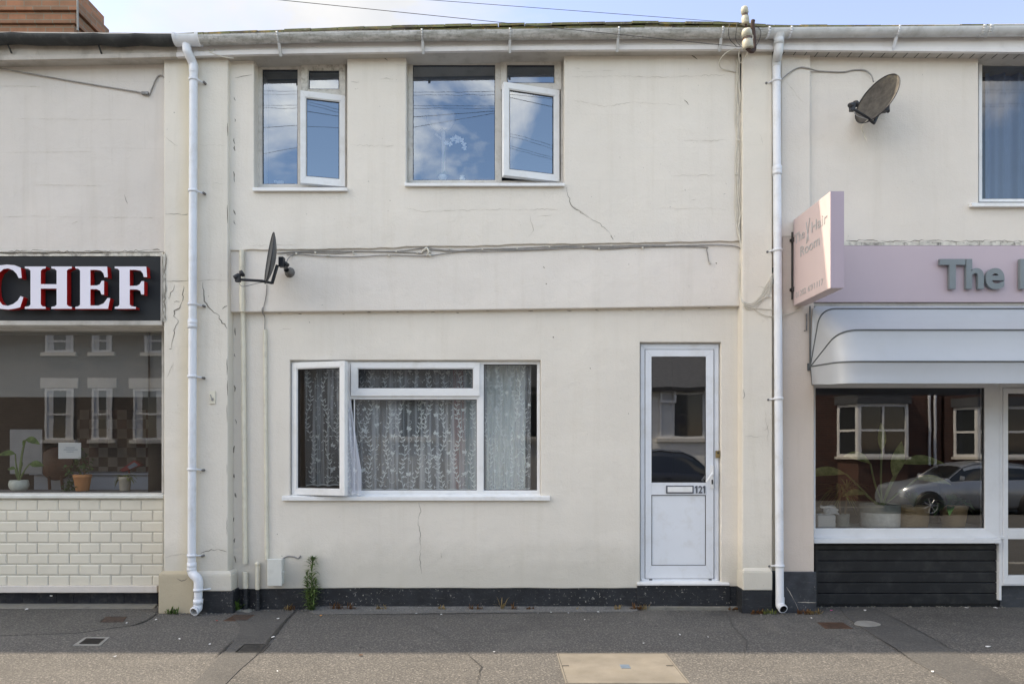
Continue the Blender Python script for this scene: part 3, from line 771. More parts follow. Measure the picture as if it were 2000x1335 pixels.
lf.ring(Basis((0, yl + .007, 0)), X(1260.5, yl) - .004, Z(1129, yl) - .004, X(1394, yl) + .004, Z(682.5, yl) + .004, (.006,) * 4, 0, -.03, 1)
lf.build('door_leaf', ['upvc_door', 'gasket'], door, bevel=.003)
pm = MB(); pm.pbox(1273.5, 967, 1378, 1103, yl + .010, yl + .03); pm.build('door_panel', 'upvc_door', door)
pm = MB(); a, b, c, d_ = X(1273, yl + .012), X(1379, yl + .012), Z(942, yl + .012), Z(696, yl + .012)
pm.sheet([(a, yl + .012, c), (b, yl + .012, c), (b, yl + .012, d_), (a, yl + .012, d_)]); pm.build('pane', 'glass_door', door)
lb = MB(); lb.pbox(1301, 947.5, 1355, 963, yl - .010, yl - .001, 1); lb.pbox(1304, 950, 1352.5, 960.5, yl - .0135, yl - .009, 0)
lb.build('letterbox', ['upvc', 'number_grey'], door, bevel=.002)
hd = MB(); hd.pbox(1388.4, 908, 1394.2, 953, yl - .014, yl - .0015); 
hd.tube([P(1391.5, 925, yl - .012), P(1391.5, 925, yl - .05), P(1389, 927, yl - .058), P(1380, 940, yl - .058)], .0105, 8)
hd.pbox(1390, 936, 1392.8, 945, yl - .018, yl - .010, 1)
hd.build('door_handle', ['upvc', 'black_plastic'], door, bevel=.002)
mb = MB(); mb.hexa([P(1245, 1142.5, -.03), P(1425, 1142.5, -.03), P(1425, 1138.5, -.03), P(1245, 1138.5, -.03),
                    V((X(1245, -.03), .05, Z(1142.5, -.03))), V((X(1425, -.03), .05, Z(1142.5, -.03))), V((X(1425, -.03), .05, Z(1138.5, -.03) + .012)), V((X(1245, -.03), .05, Z(1138.5, -.03) + .012))])
mb.build('threshold', 'upvc', door, bevel=.002)
for px in (1316.5, 1387): pass
for px in (1268, 1384): mb = MB(); mb.pbox(px, 1125 + 5.0, px + 6, 1132.5, yd - .0145, yd - .011); mb.build('drain_cap', 'number_grey', door)
kb = MB(); kb.pbox(1399, 879.5, 1406, 893.5, yd - .03, yd - .001); kb.pbox(1401, 882, 1404.5, 885.5, yd - .034, yd - .029, 1)
tag(kb.build('doorbell', ['brass', 'black_plastic'], bevel=.003), 'small brass coloured bell push on the white door frame', 'doorbell')

def text_mesh(body, size=1., extrude=.02, offset=0.0):
    cu = bpy.data.curves.new('t', 'FONT'); cu.body = body; cu.size = size; cu.extrude = extrude; cu.offset = offset; cu.resolution_u = 6
    cu.space_character = 1.0
    ob = bpy.data.objects.new('t', cu); col.objects.link(ob)
    bpy.context.view_layer.update(); dg = bpy.context.evaluated_depsgraph_get()
    me = bpy.data.meshes.new_from_object(ob.evaluated_get(dg)); vs = [v.co.copy() for v in me.vertices]; fs = [tuple(p.vertices) for p in me.polygons]
    bpy.data.objects.remove(ob); bpy.data.curves.remove(cu); bpy.data.meshes.remove(me)
    return vs, fs
def place_text(mb, body, O, u, n, width, height, depth, mi=0, offset=0.0, up=(0, 0, 1)):
    vs, fs = text_mesh(body, 1., .5, offset)
    x0 = min(v.x for v in vs); x1 = max(v.x for v in vs); y0 = min(v.y for v in vs); y1 = max(v.y for v in vs)
    O, u, n, up = V(O), V(u).normalized(), V(n).normalized(), V(up)
    mb.add([O + u * ((v.x - x0) / (x1 - x0) * width) + up * ((v.y - y0) / (y1 - y0) * height) + n * ((v.z + .5) * depth) for v in vs], fs, mi)
mb = MB(); yn = yl - .0015
zz1 = lambda py: Z(py, yn)
for p0 in (1359.2, 1374.6): mb.prism([(X(a, yn), zz1(b)) for a, b in ((p0, 948), (p0 + 2.9, 948), (p0 + 2.9, 962.5), (p0, 962.5), (p0, 951.6), (p0 - 2.2, 952.6), (p0 - 2.2, 950.2))], yn - .005, yn)
place_text(mb, '2', P(1364.2, 962.5, yn), (1, 0, 0), (0, -1, 0), 7.4 * m_, 14.5 * m_, .006, 0, .018)
mb.build('house_number', 'number_grey', door)

# rooms behind the windows
room(house, X(480, .3), X(700, .3), Z(420, .3), Z(98, .3), .285, 2.6, ('room_lilac', 'room_floor'))
room(house, X(760, .3), X(1140, .3), Z(430, .3), Z(95, .3), .285, 3.0, ('room_lilac', 'room_floor'))
room(house, X(520, .3), X(1120, .3), Z(1150, .3), Z(660, .3), .285, 2.8, ('room_wall', 'room_floor'))
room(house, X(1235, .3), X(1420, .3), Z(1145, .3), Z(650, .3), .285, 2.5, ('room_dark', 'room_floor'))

# ================================================================== EAVES
GT = [(-700, 74), (0, 65), (340, 68), (390, 67.5), (540, 63.5), (700, 60), (1000, 57), (1250, 54), (1500, 54), (1560, 53), (1760, 51.5), (2000, 49.5), (2700, 48)]
FB = [(-700, 124), (0, 119), (330, 113), (350, 112), (455, 108.5), (700, 104), (1000, 99.5), (1450, 97.5), (1530, 99), (2000, 103.5), (2700, 106)]
RE = [(-700, 74), (0, 64.5), (345, 66), (460, 60.5), (600, 56), (700, 51.5), (1000, 45), (1250, 41), (1440, 44), (1530, 49), (2000, 47.5), (2700, 46)]
YG, RG = -.24, .056
def gx(px): return X(px, YG - RG)
def gz(px, dz=0): return Z(interp(GT, px) + dz, YG - RG)
def gutter(mb, p0, p1, r=RG, mi=0, wob=0):
    n = max(1, int((p1 - p0) / 40)); ps = [p0 + (p1 - p0) * i / n for i in range(n + 1)]; seg = 12; vs = []
    for p in ps:
        for k in range(seg + 1):
            a = math.pi * k / seg
            vs.append((gx(p), YG - math.cos(a) * r, gz(p) - math.sin(a) * r + wob * noise.noise(V((p * .02, 0, 3)))))
        for k in range(seg, -1, -1):
            a = math.pi * k / seg; rr = r - .006
            vs.append((gx(p), YG - math.cos(a) * rr, gz(p) - math.sin(a) * rr + .0 + wob * noise.noise(V((p * .02, 0, 3)))))
    m = 2 * (seg + 1)
    for i in range(len(ps) - 1):
        for k in range(m):
            a, b = i * m + k, i * m + (k + 1) % m
            mb.add([vs[a], vs[b], vs[b + m], vs[a + m]], [(0, 1, 2, 3)], mi, True)
def bracket(parent, px, m='pipe_white', wide=.016, arm=True):
    mb = MB(); r = RG + .006; x = gx(px); z = gz(px); seg = 10; vs = []
    for k in range(seg + 1):
        a = math.pi * k / seg
        for dx in (-wide / 2, wide / 2): vs.append((x + dx, YG - math.cos(a) * r, z - math.sin(a) * r + .006))
    for k in range(seg): mb.add([vs[2 * k], vs[2 * k + 1], vs[2 * k + 3], vs[2 * k + 2]], [(0, 1, 2, 3)], 0, True)
    if arm: mb.hexa([(x - wide / 2, YG, z - r), (x + wide / 2, YG, z - r), (x + wide / 2, YG - .012, z - r - .004), (x - wide / 2, YG - .012, z - r - .004),
             (x - wide / 2, -.183, z - r - .075), (x + wide / 2, -.183, z - r - .075), (x + wide / 2, -.195, z - r - .08), (x - wide / 2, -.195, z - r - .08)])
    o = mb.build('gutter_bracket', m, parent, recalc=False)
    s = o.modifiers.new('Solid', 'SOLIDIFY'); s.thickness = .004
    return o
def fascia(parent, p0, p1, m, msof, slots=False):
    yf = -.18; mb = MB(); n = max(1, int((p1 - p0) / 60))
    ps = [p0 + (p1 - p0) * i / n for i in range(n + 1)]
    for a, b in zip(ps, ps[1:]):
        za, zb_ = Z(interp(FB, a), yf), Z(interp(FB, b), yf); ta, tb = Z(interp(GT, a) - 3, yf), Z(interp(GT, b) - 3, yf)
        xa, xb = X(a, yf), X(b, yf)
        mb.hexa([(xa, yf, za), (xb, yf, zb_), (xb, yf, tb), (xa, yf, ta), (xa, yf + .02, za), (xb, yf + .02, zb_), (xb, yf + .02, tb), (xa, yf + .02, ta)])
    for a, b in zip(ps, ps[1:]):
        za, zb_ = Z(interp(FB, a), yf) - .002, Z(interp(FB, b), yf) - .002; xa, xb = X(a, yf), X(b, yf)
        mb.hexa([(xa, yf - .016, za), (xb, yf - .016, zb_), (xb, yf - .016, zb_ + .035), (xa, yf - .016, za + .035), (xa, yf + .01, za), (xb, yf + .01, zb_), (xb, yf + .01, zb_ + .050), (xa, yf + .01, za + .050)])
    mb.build('fascia_board', m, parent, merge=False)
    mb = MB()
    for a, b in zip(ps, ps[1:]):
        za, zb_ = Z(interp(FB, a), yf) + .008, Z(interp(FB, b), yf) + .008; xa, xb = X(a, yf), X(b, yf)
        mb.hexa([(xa, yf + .02, za), (xb, yf + .02, zb_), (xb, .25, zb_), (xa, .25, za), (xa, yf + .02, za + .02), (xb, yf + .02, zb_ + .02), (xb, .25, zb_ + .02), (xa, .25, za + .02)])
    if slots:
        px = p0
        while px < p1:
            x = X(px, yf); z = Z(interp(FB, px), yf) + .008; mb.box(x, x + .006, yf + .021, -.07, z - .002, z + .001, 1); px += 22
    mb.build('soffit', [msof, 'gasket'], parent)
def roof(parent, p0, p1, m, ridge_y=4.6, tiles=True, seedz=0):
    mb = MB(); tl = math.tan(rad(25)); yf = -.21; x0, x1 = X(p0, yf), X(p1, yf)
    zf = lambda x: Z(interp(RE, x * F / (D + yf) + CX), yf)
    rnd = random.Random(int(p0) + 5); x = x0
    while x < x1 - .01:
        w = .225 if tiles else .6; w = min(w, x1 - x); dz = rnd.uniform(-.006, .004); th = .020 if tiles else .02
        z = zf(x) - .0 + dz; g_ = .003
        for c, (ya, zt) in enumerate(((yf, z), (yf + .02 + rnd.uniform(0, .004), z - .016))):
            if c and not tiles: continue
            xx = x + (w / 2 if c else 0)
            z2 = zt + zf(x + w) - zf(x)
            mb.hexa([(xx + g_, ya, zt - th), (xx + w - g_, ya, z2 - th + rnd.uniform(-.003, .003)), (xx + w - g_, ya, z2), (xx + g_, ya, zt),
                     (xx + g_, ya + .5, zt - th + .5 * tl), (xx + w - g_, ya + .5, z2 - th + .5 * tl), (xx + w - g_, ya + .5, z2 + .5 * tl), (xx + g_, ya + .5, zt + .5 * tl)])
        x += w
    n = 12; xs = [x0 + (x1 - x0) * i / n for i in range(n + 1)]
    for a, b in zip(xs, xs[1:]):
        for sgn in (0, 1):
            za, zb_ = zf(a) - .03, zf(b) - .03; dy = ridge_y - yf
            if not sgn: mb.sheet([(a, yf + .03, za), (b, yf + .03, zb_), (b, ridge_y, zb_ + dy * tl), (a, ridge_y, za + dy * tl)])
            else: mb.sheet([(a, ridge_y, za + dy * tl), (b, ridge_y, zb_ + dy * tl), (b, 2 * ridge_y, zb_), (a, 2 * ridge_y, za)])
    return mb.build('roof', m, parent)
# centre
mb = MB(); gutter(mb, 386, 1500); gut = mb.build('gutter', 'gutter_grey', house, recalc=True)
for px in (541, 824, 996, 1209, 1412): bracket(gut, px, 'gutter_pale')
fascia(house, 346, 1512, 'fascia', 'soffit'); roof(house, 345, 1512, 'roof_tiles')
for nm, a in (('back_wall', (XL - .8, XR + .4, 7.9, 8.1, -.1, 4.9)), ('side_wall', (XL - .55, XL - .35, .26, 8, -.1, 4.85)), ('side_wall', (XR + .05, XR + .15, .26, 8, -.1, 4.85))):
    mb = MB(); mb.box(*a); mb.build(nm, 'plaster_left', house)

# ================================================================== LEFT SHOP
shopL = thing('shop_building', 'cream rendered shop on the left with white tiled front and brick chimney', 'shop', (-7, 2, 0))
YLU = -.06; XA = -11.0; YS = .17     # shopfront glass plane
mb = MB(); zt = Z(492, YLU)
wall_holes(mb, XA, X(322, YLU), zt, Z(85, YLU), YLU, .3, [], step=.5)
y = YLU - .0015
crack(mb, [(0, 168), (40, 168), (78, 170)], y, .007, 2, .004); crack(mb, [(243, 380), (247, 392), (249, 398)], y, .006, 1, .004)
crack(mb, [(0, 424), (60, 422), (150, 424), (310, 425)], y, .003, 2, .004); crack(mb, [(30, 232), (150, 233), (260, 234)], y, .003, 2, .004)
crack(mb, [(70, 361), (200, 363)], y, .004, 2, .004); crack(mb, [(0, 298), (180, 296)], y, .003, 2, .004); crack(mb, [(140, 437), (152, 432)], y, .004, 2)
mb.build('wall', ['plaster_left', 'crack', 'crack_light'], shopL, bevel=.006, merge=True, ang=60)
# flaking ledge over the sign, and the ragged edge beside it
mb = MB(); n = 70; yk = YLU - .03; pts = []
for i in range(n + 1):
    px = -600 + (918) * i / n; pts.append((px, 491 + 2.5 * noise.noise(V((px * .03, 1, 0))) - (1.5 if px > 200 else 0)))
for (a, ya), (b, yb_) in zip(pts, pts[1:]):
    if b > 318.5: b = 318.5
    mb.hexa([P(a, 500, yk), P(b, 500, yk), P(b, yb_ + 4, yk), P(a, ya + 4, yk), V((X(a, yk), .1, Z(500, yk))), V((X(b, yk), .1, Z(500, yk))), V((X(b, yk), .1, Z(yb_, yk) + .02)), V((X(a, yk), .1, Z(ya, yk) + .02))])
crack(mb, [(16, 491), (60, 489), (120, 492), (190, 490), (250, 490), (312, 488)], yk - .004, .010, 1, .012)
crack(mb, [(10, 495), (90, 495), (180, 493), (310, 493)], yk - .004, .006, 1, .008)
mb.build('ledge', ['flaky_plaster', 'crack'], shopL)
mb = MB(); yk = YP - .004
n = 26
for i in range(n):
    a, b = 496 + (628 - 496) * i / n, 496 + (628 - 496) * (i + 1) / n
    w = 3.5 + 2.6 * noise.noise(V((i * .7, 3, 0)))
    mb.hexa([P(317.5, b, yk), P(319.5 + w, b, yk), P(319.5 + w + R.uniform(-1, 1), a, yk), P(317.5, a, yk)] + [p + V((0, .1, 0)) for p in (P(317.5, b, yk), P(319.5 + w, b, yk), P(319.5 + w, a, yk), P(317.5, a, yk))])
crack(mb, [(321, 492), (326, 505), (322, 530), (324, 560), (321, 590), (324, 625)], yk - .002, .010, 1, .01)
crack(mb, [(318, 500), (319, 540), (318, 600), (320, 626)], yk - .003, .007, 1, .006)
mb.build('edge_trim', ['flaky_plaster', 'crack'], shopL)
# shopfront
ydk = YS
win = MB(); m_ = (D + ydk) / F
win.box(XA, X(320, ydk), ydk - .02, ydk + .06, Z(636, ydk), Z(627, ydk)); win.box(XA, X(320, ydk), ydk - .01, ydk + .06, Z(968, ydk), Z(962, ydk))
for px in (-420,): win.pbox(px, 636, px + 12, 962, ydk - .01, ydk + .05)
win.pbox(315.5, 636, 320, 962, ydk + .003, ydk + .05)
shw = win.build('shop_window', ['soffit'], shopL, bevel=.003)
for a, b in ((-408, 315.5), (-1100, -420)):
    pm = MB(); pm.sheet([(X(a, ydk), ydk + .02, Z(962, ydk)), (X(b, ydk), ydk + .02, Z(962, ydk)), (X(b, ydk), ydk + .02, Z(636, ydk)), (X(a, ydk), ydk + .02, Z(636, ydk))]); pm.build('pane', 'glass_shop_left', shw)
mb = MB(); mb.box(XA, X(318.5, .0), .05, .5, Z(640, .0) , Z(627.5, .0)); mb.build('window_head', 'soffit', shopL)
mb = MB(); ys = .10
mb.hexa([(XA, ys, Z(972.5, ys)), (X(318.7, ys), ys, Z(972.5, ys)), (X(318.7, ys), ys, Z(967, ys)), (XA, ys, Z(967, ys)), (XA, ydk - .008, Z(972.5, ys)), (X(318.7, ys), ydk - .008, Z(972.5, ys)), (X(318.7, ys), ydk - .008, Z(965, ys)), (XA, ydk - .008, Z(965, ys))])
mb.build('sill', 'box_white', shopL, bevel=.003)
# tiled stall riser
ytl = .13; gr = MB(); gr.box(XA, X(318.5, ytl) + .05, ytl + .004, .4, Z(1144, ytl), Z(971.5, ytl)); ris = gr.build('stall_riser', 'grout', shopL)
mb = MB(); rows = [975.5, 996.7, 1017.6, 1038.7, 1059.6, 1080.5, 1101.4, 1122.6, 1143.2]
m_ = (D + ytl) / F; tw = 40.7
for r_, (a, b) in enumerate(zip(rows, rows[1:])):
    k = 0; x1p = 317.5 if r_ % 2 == 0 else 298.5
    if r_ % 2: tiles = [(x1p, 318)]
    else: tiles = []
    tiles += [(x1p - tw * (i + 1), x1p - tw * i) for i in range(42)]
    for (p0, p1) in tiles:
        jx = R.uniform(-.3, .3); jz = R.uniform(-.3, .3); tz = R.uniform(-.0010, .0010)
        x0, x1 = X(p0 + .7 + jx, ytl), X(p1 - .5 + jx * .3, ytl)
        if p1 >= 317.4: x1 = X(318.3, ytl)
        if x1 - x0 < .02: continue
        z0, z1 = Z(b - .5 + jz, ytl), Z(a + .5 + jz, ytl); e = min(.010, (x1 - x0) * .3)
        f0, f1 = ytl + .001 + tz, ytl - .0035 + tz
        o = [(x0, f0, z0), (x1, f0, z0), (x1, f0, z1), (x0, f0, z1)]; i_ = [(x0 + e, f1, z0 + e), (x1 - e, f1, z0 + e), (x1 - e, f1, z1 - e), (x0 + e, f1, z1 - e)]
        q = [(v[0], ytl + .006, v[2]) for v in o]
        mb.add(o + i_ + q, [(4, 5, 6, 7), (0, 1, 5, 4), (1, 2, 6, 5), (2, 3, 7, 6), (3, 0, 4, 7), (0, 8, 9, 1), (1, 9, 10, 2), (2, 10, 11, 3), (3, 11, 8, 0)])
mb.build('wall_tiles', 'metro_tile', ris)
mb = MB(); mb.box(XA, X(307.5, .11), .10, .4, Z(1157, .10), Z(1143.5, .10)); mb.build('ledge', 'plaster_left', shopL, bevel=.005)
mb = MB()
x = X(308, .15)
while x > -8: mb.box(x - .148, x, .15, .4, -.05, Z(1156, .15)); x -= .150
mb.box(-8.1, X(308, .15), .156, .4, -.05, Z(1157, .15))
mb.build('plinth', 'black_tile', shopL, bevel=.002)
mb = MB(); mb.slab([(XA, .02, .012), (X(308, .1), .02, .006), (X(308, .15), .16, .02), (XA, .16, .03)], .06); mb.build('footing', 'concrete_edge', shopL, bevel=.006)
# eaves
mb = MB(); gutter(mb, -700, 345, .062, wob=.02); gl_ = mb.build('gutter', 'gutter_old', shopL)
for px in (6, 185): mb = MB(); mb.tube([(gx(px), YG, gz(px) - .06), (gx(px), -.19, gz(px) - .11)], .008, 6); mb.build('gutter_bracket', 'gutter_old', gl_)
mb = MB(); yf_ = -.182; n = 16; ps = [-700 + 1045 * i / n for i in range(n + 1)]
fascia(shopL, -700, 345.5, 'fascia_old', 'soffit'); rfl = roof(shopL, -700, 344, 'gutter_old', tiles=False)
mb = MB(); mb.box(XA, X(318, 0) - .3, 7.9, 8.1, -.1, 4.9); mb.build('back_wall', 'plaster_left', shopL)
mb = MB(); mb.box(XA - .1, XA, -.05, 8, -.1, 4.85); mb.build('side_wall', 'plaster_left', shopL)
# chimney
yc = 3.0
def cbox(mb, grow, z0, z1, mi=0):
    xl, xr = X(-75, yc), X(145, yc); dep = .62
    mb.box(xl - grow, xr + grow, yc - grow, yc + dep + grow, z0, z1, mi)
mb = MB(); zc = lambda py: Z(py, yc - .05)
cbox(mb, 0, 6.0, zc(44)); cbox(mb, .035, zc(43.8), zc(22)); cbox(mb, .075, zc(21.8), zc(-6)); cbox(mb, .03, zc(-6), zc(-30))
ch = mb.build('chimney', 'brick_chimney', rfl, bevel=.006)
mb = MB(); xl = X(-75, yc)
for k in range(3): mb.lathe((xl + .2 + k * .28, yc + .3, zc(-30)), [(.12, 0), (.11, .05), (.10, .3), (.12, .32), (.12, .36), (.09, .36), (.08, .1)], 16)
mb.build('chimney_pot', 'terracotta', rfl)
mb = MB(); mb.tube([P(152, 60, yc - .06), P(151, -10, yc - .08), P(151, -40, yc - .08)], .012, 6); mb.build('chimney_cable', 'cable_grey', rfl)
# interior of the left shop
room(shopL, XA + .2, X(325, .6), .25, Z(600, .3), .24, 3.2, ('room_dim', 'room_floor'))
mb = MB(); mb.box(XA + .2, X(318, .2), .2, .62, .97, 1.004); mb.build('window_board', 'room_wall', shopL)
mb = MB(); yk = 2.0; mb.box(X(150, yk), X(345, yk), yk, yk + .08, .3, Z(800, yk)); mb.build('tiled_partition', 'checker_tiles', shopL)
mb = MB(); mb.box(-10, X(330, .3), .28, .285, Z(775, .285), Z(630, .285)); mb.build('roller_blind', 'blind_grey', shopL)
cn = MB(); yk = .9; cn.pbox(66, 927, 335, 1020, yk, yk + .5); cn.box(X(60, yk), X(338, yk), yk - .03, yk + .53, Z(927, yk), Z(923.5, yk)); 
tag(cn.build('counter', 'counter_grey', bevel=.006), 'pale grey counter behind the plant pots in the left shop window', 'counter')
mb = MB(); yk = .5; mb.pbox(19, 838, 82, 925, yk, yk + .012); tag(mb.build('poster', 'screen_pale', bevel=.002), 'blank pale poster board inside the left shop window', 'poster')
mb = MB(); mb.pbox(114, 864, 158, 895, yk - .2, yk - .195)
for k, (a, b) in enumerate(((128, 146), (124, 152), (130, 144))): mb.pbox(a, 873 + k * 4, b, 874.2 + k * 4, yk - .2015, yk - .1995, 1)
tag(mb.build('notice', ['paper', 'screen_grey']), 'small white paper notice stuck inside the left shop window', 'notice')
# round-backed chair
yk = .75; c = P(104, 905, yk); chr_ = thing('chair', 'dark brown round backed wooden chair behind the left shop window', 'chair', (c.x, yk + .25, .26))
mb = MB(); mb.lathe(c + V((0, .03, 0)), [(.001, 0), (.15, 0), (.165, .012), (.16, .035), (.001, .04)], 24, axis=(0, 1, 0)); mb.build('backrest', 'wood_brown', chr_)
mb = MB(); mb.lathe((c.x, yk + .26, .72), [(.001, 0), (.21, 0), (.22, .02), (.21, .045), (.001, .05)], 20); mb.build('seat', 'wood_brown', chr_)
for sx, sy in ((-1, -1), (1, -1), (-1, 1), (1, 1)):
    mb = MB(); mb.tube([(c.x + sx * .15, yk + .26 + sy * .15, .72), (c.x + sx * .18, yk + .26 + sy * .18, .26)], [.02, .014], 8); mb.build('leg', 'wood_brown', chr_)
mb = MB(); mb.tube([(c.x - .07, yk + .08, .74), (c.x - .06, yk + .03, c.z - .12)], .014, 8); mb.tube([(c.x + .07, yk + .08, .74), (c.x + .06, yk + .03, c.z - .12)], .014, 8); mb.build('back_frame', 'wood_brown', chr_)
# red card reader on its stand
yk = .98; crd = MB(); a, b = P(232, 917, yk), P(262, 900, yk); 
crd.hexa([P(232, 918, yk), P(240, 921, yk), P(276, 908, yk), P(262, 898, yk)] + [p + V((0, .07, .0)) for p in (P(232, 918, yk), P(240, 921, yk), P(276, 908, yk), P(262, 898, yk))])
crd.hexa([P(248, 911, yk - .004), P(253, 916, yk - .004), P(270, 908, yk - .004), P(262, 902, yk - .004)] + [p + V((0, .02, .0)) for p in (P(248, 911, yk - .004), P(253, 916, yk - .004), P(270, 908, yk - .004), P(262, 902, yk - .004))], 1)
crd.tube([P(252, 925, yk + .03), P(252, 912, yk + .03)], .01, 6, mi=0)
tag(crd.build('card_reader', ['red_plastic', 'screen_grey'], bevel=.003), 'tilted red device with grey screen on the left shop counter', 'card reader')

# shop sign CHEF
yb0, ybf = YLU + .03, -.095
sgn = thing('shop_sign', 'black fascia sign reading CHEF in white letters with red edges', 'sign', (X(150), ybf, Z(626, ybf)))
mb = MB(); mb.box(X(-640, ybf), X(313.5, ybf), ybf, .05, Z(625.5, ybf), Z(501.5, ybf)); mb.build('board', 'sign_black', sgn, bevel=.004)
mb = MB(); mb.box(X(-640, ybf), X(317.2, ybf), ybf - .006, .05, Z(635, ybf), Z(626, ybf)); mb.box(X(313.8, ybf), X(317.2, ybf), ybf - .004, .05, Z(625.8, ybf), Z(499, ybf)); mb.build('trim', 'soffit', sgn, bevel=.003)
GL = {
 'letter_H': [(285,237),(525,237),(525,258),(490,264),(468,285),(468,440),(650,440),(650,285),(628,264),(590,258),(590,237),(825,237),(825,258),(790,264),(768,285),(768,675),(790,694),(825,700),(825,722),(590,722),(590,700),(628,694),(650,675),(650,490),(468,490),(468,675),(490,694),(525,700),(525,722),(285,722),(285,700),(328,694),(350,675),(350,285),(328,264),(285,258)],
 'letter_E': [(865,237),(1230,237),(1238,360),(1200,360),(1188,315),(1160,285),(1110,275),(1038,275),(1038,455),(1110,455),(1148,440),(1168,400),(1195,400),(1195,558),(1165,558),(1150,515),(1110,497),(1038,497),(1038,685),(1130,685),(1190,660),(1235,598),(1266,600),(1240,722),(865,722),(865,700),(900,694),(920,675),(920,285),(900,264),(865,258)],
 'letter_F': [(1318,237),(1680,237),(1690,358),(1652,358),(1640,315),(1615,285),(1560,275),(1490,275),(1490,460),(1570,458),(1605,440),(1625,405),(1655,405),(1655,558),(1622,558),(1610,515),(1570,500),(1490,500),(1490,675),(1515,694),(1560,700),(1560,722),(1318,722),(1318,700),(1355,694),(1372,675),(1372,285),(1355,264),(1318,258)],
 'letter_C': [(238,250),(165,222),(80,215),(0,224),(-75,262),(-140,335),(-172,475),(-145,600),(-80,685),(0,722),(90,730),(170,720),(232,705),(268,590),(236,575),(200,630),(150,668),(90,688),(30,678),(-15,625),(-38,560),(-46,475),(-38,380),(-10,310),(40,266),(95,258),(150,280),(190,320),(215,370),(250,368)]}
yfl = ybf - .085
for nm, pts in GL.items():
    mb = MB(); mb.prism([(X(zx / 5.882, yfl), Z(480 + zy / 5.882, yfl)) for zx, zy in pts], yfl, yfl + .062, 0, 1)
    mb.build(nm, ['letter_white', 'letter_red'], sgn)

# ================================================================== RIGHT SHOP
shopR = thing('shop_building', 'cream hair salon building on the right with pink fascia and awning', 'shop', (6, 2, 0))
YRU = -.065; XB = 10.5
mb = MB(); W4 = (X(1911, YRU), X(2190, YRU), Z(400, YRU), Z(60, YRU))
wall_holes(mb, X(1575, YRU), XB, Z(474, YRU), Z(82, YRU), YRU, .34, [(W4[0], W4[1], W4[2], Z(82, YRU))], zbot=lambda x: Z(474, YRU) + .006 * noise.noise(V((x * 7, 9, 0))), step=.05)
mb.build('wall', ['plaster_right', 'crack'], shopR, bevel=.006, merge=True, ang=60)
mb = MB(); mb.box(X(1508, -.05), X(1530, -.05), -.05, .25, -.05, Z(85, -.05)); mb.build('wall', 'plaster_strip', shopR)
yp2 = -.095
mb = MB(); mb.box(X(1526, yp2), X(1583, yp2), yp2, .25, Z(462, yp2), Z(85, yp2))
crack(mb, [(1536, 160), (1560, 190), (1570, 200)], yp2 - .0015, .003, 1); mb.build('pilaster', ['plaster_right', 'crack_light'], shopR, bevel=.008)
mb = MB(); mb.box(X(1528, yp2), X(1590.5, yp2), yp2 + .002, .25, Z(1118, yp2), Z(461.5, yp2)); mb.build('pilaster', 'plaster_pinkish', shopR, bevel=.008)
mb = MB(); mb.box(X(1528, -.13), X(1595, -.13), -.13, .2, -.05, Z(1116.5, -.13)); mb.box(X(1505, -.06), X(1530, -.06), -.06, .2, -.05, Z(1114, -.06))
crack(mb, [(1536, 1145), (1548, 1165), (1560, 1190)], -.1315, .004, 1, .003); crack(mb, [(1558, 1175), (1594, 1176)], -.1315, .006, 1, .004); mb.build('plinth', ['plinth_grey', 'crack_light'], shopR, bevel=.006)
# ledge of broken plaster above fascia
mb = MB(); yk = YRU - .02; px = 1645.0
while px < 2500:
    w = R.uniform(14, 46); ya = 472 + R.uniform(-1, 1.2); b = px + w
    mb.hexa([P(px, 479, yk), P(b - .8, 479, yk), P(b - .8, ya + R.uniform(-1, 1), yk), P(px, ya, yk), P(px, 479, yk) + V((0, .1, 0)), P(b - .8, 479, yk) + V((0, .1, 0)), P(b - .8, ya, yk) + V((0, .1, .01)), P(px, ya, yk) + V((0, .1, .01))])
    px = b
crack(mb, [(1652, 470), (1700, 469), (1718, 472), (1780, 471), (1800, 469), (1860, 471), (1940, 470), (2000, 471)], yk - .003, .007, 1, .01)
mb.build('ledge', ['flaky_plaster', 'crack'], shopR)
# upper window
yw = .03; B0 = Basis((0, yw, 0)); win = MB()
win.ring(B0, X(1912, yw), Z(394, yw), X(2180, yw), Z(112, yw), (X(1918, yw) - X(1912, yw), .03, Z(112, yw) - Z(122, yw), Z(389, yw) - Z(394, yw)), 0, -.06)
win.pbox(1908, 98, 2186, 112.5, yw + .002, yw + .06); win.pbox(2050, 122, 2060, 389, yw - .0025, yw + .05)
w4 = win.build('window', ['upvc'], shopR, bevel=.002)
for a, b in ((1918, 2050), (2060, 2174)):
    tmp = MB(); fixed_pane(tmp, w4, yw + .002, a + 1, 123, b - 1, 388, 'glass_low'); tmp.build('glazing_bead', ['upvc', 'gasket'], w4, bevel=.0015)
sill(w4, 1898, 2192, 396, 403, YRU - .045, yw)
room(shopR, X(1880, .3), X(2200, .3), Z(440, .3), Z(100, .3), .285, 2.4, ('room_dark', 'room_floor'))
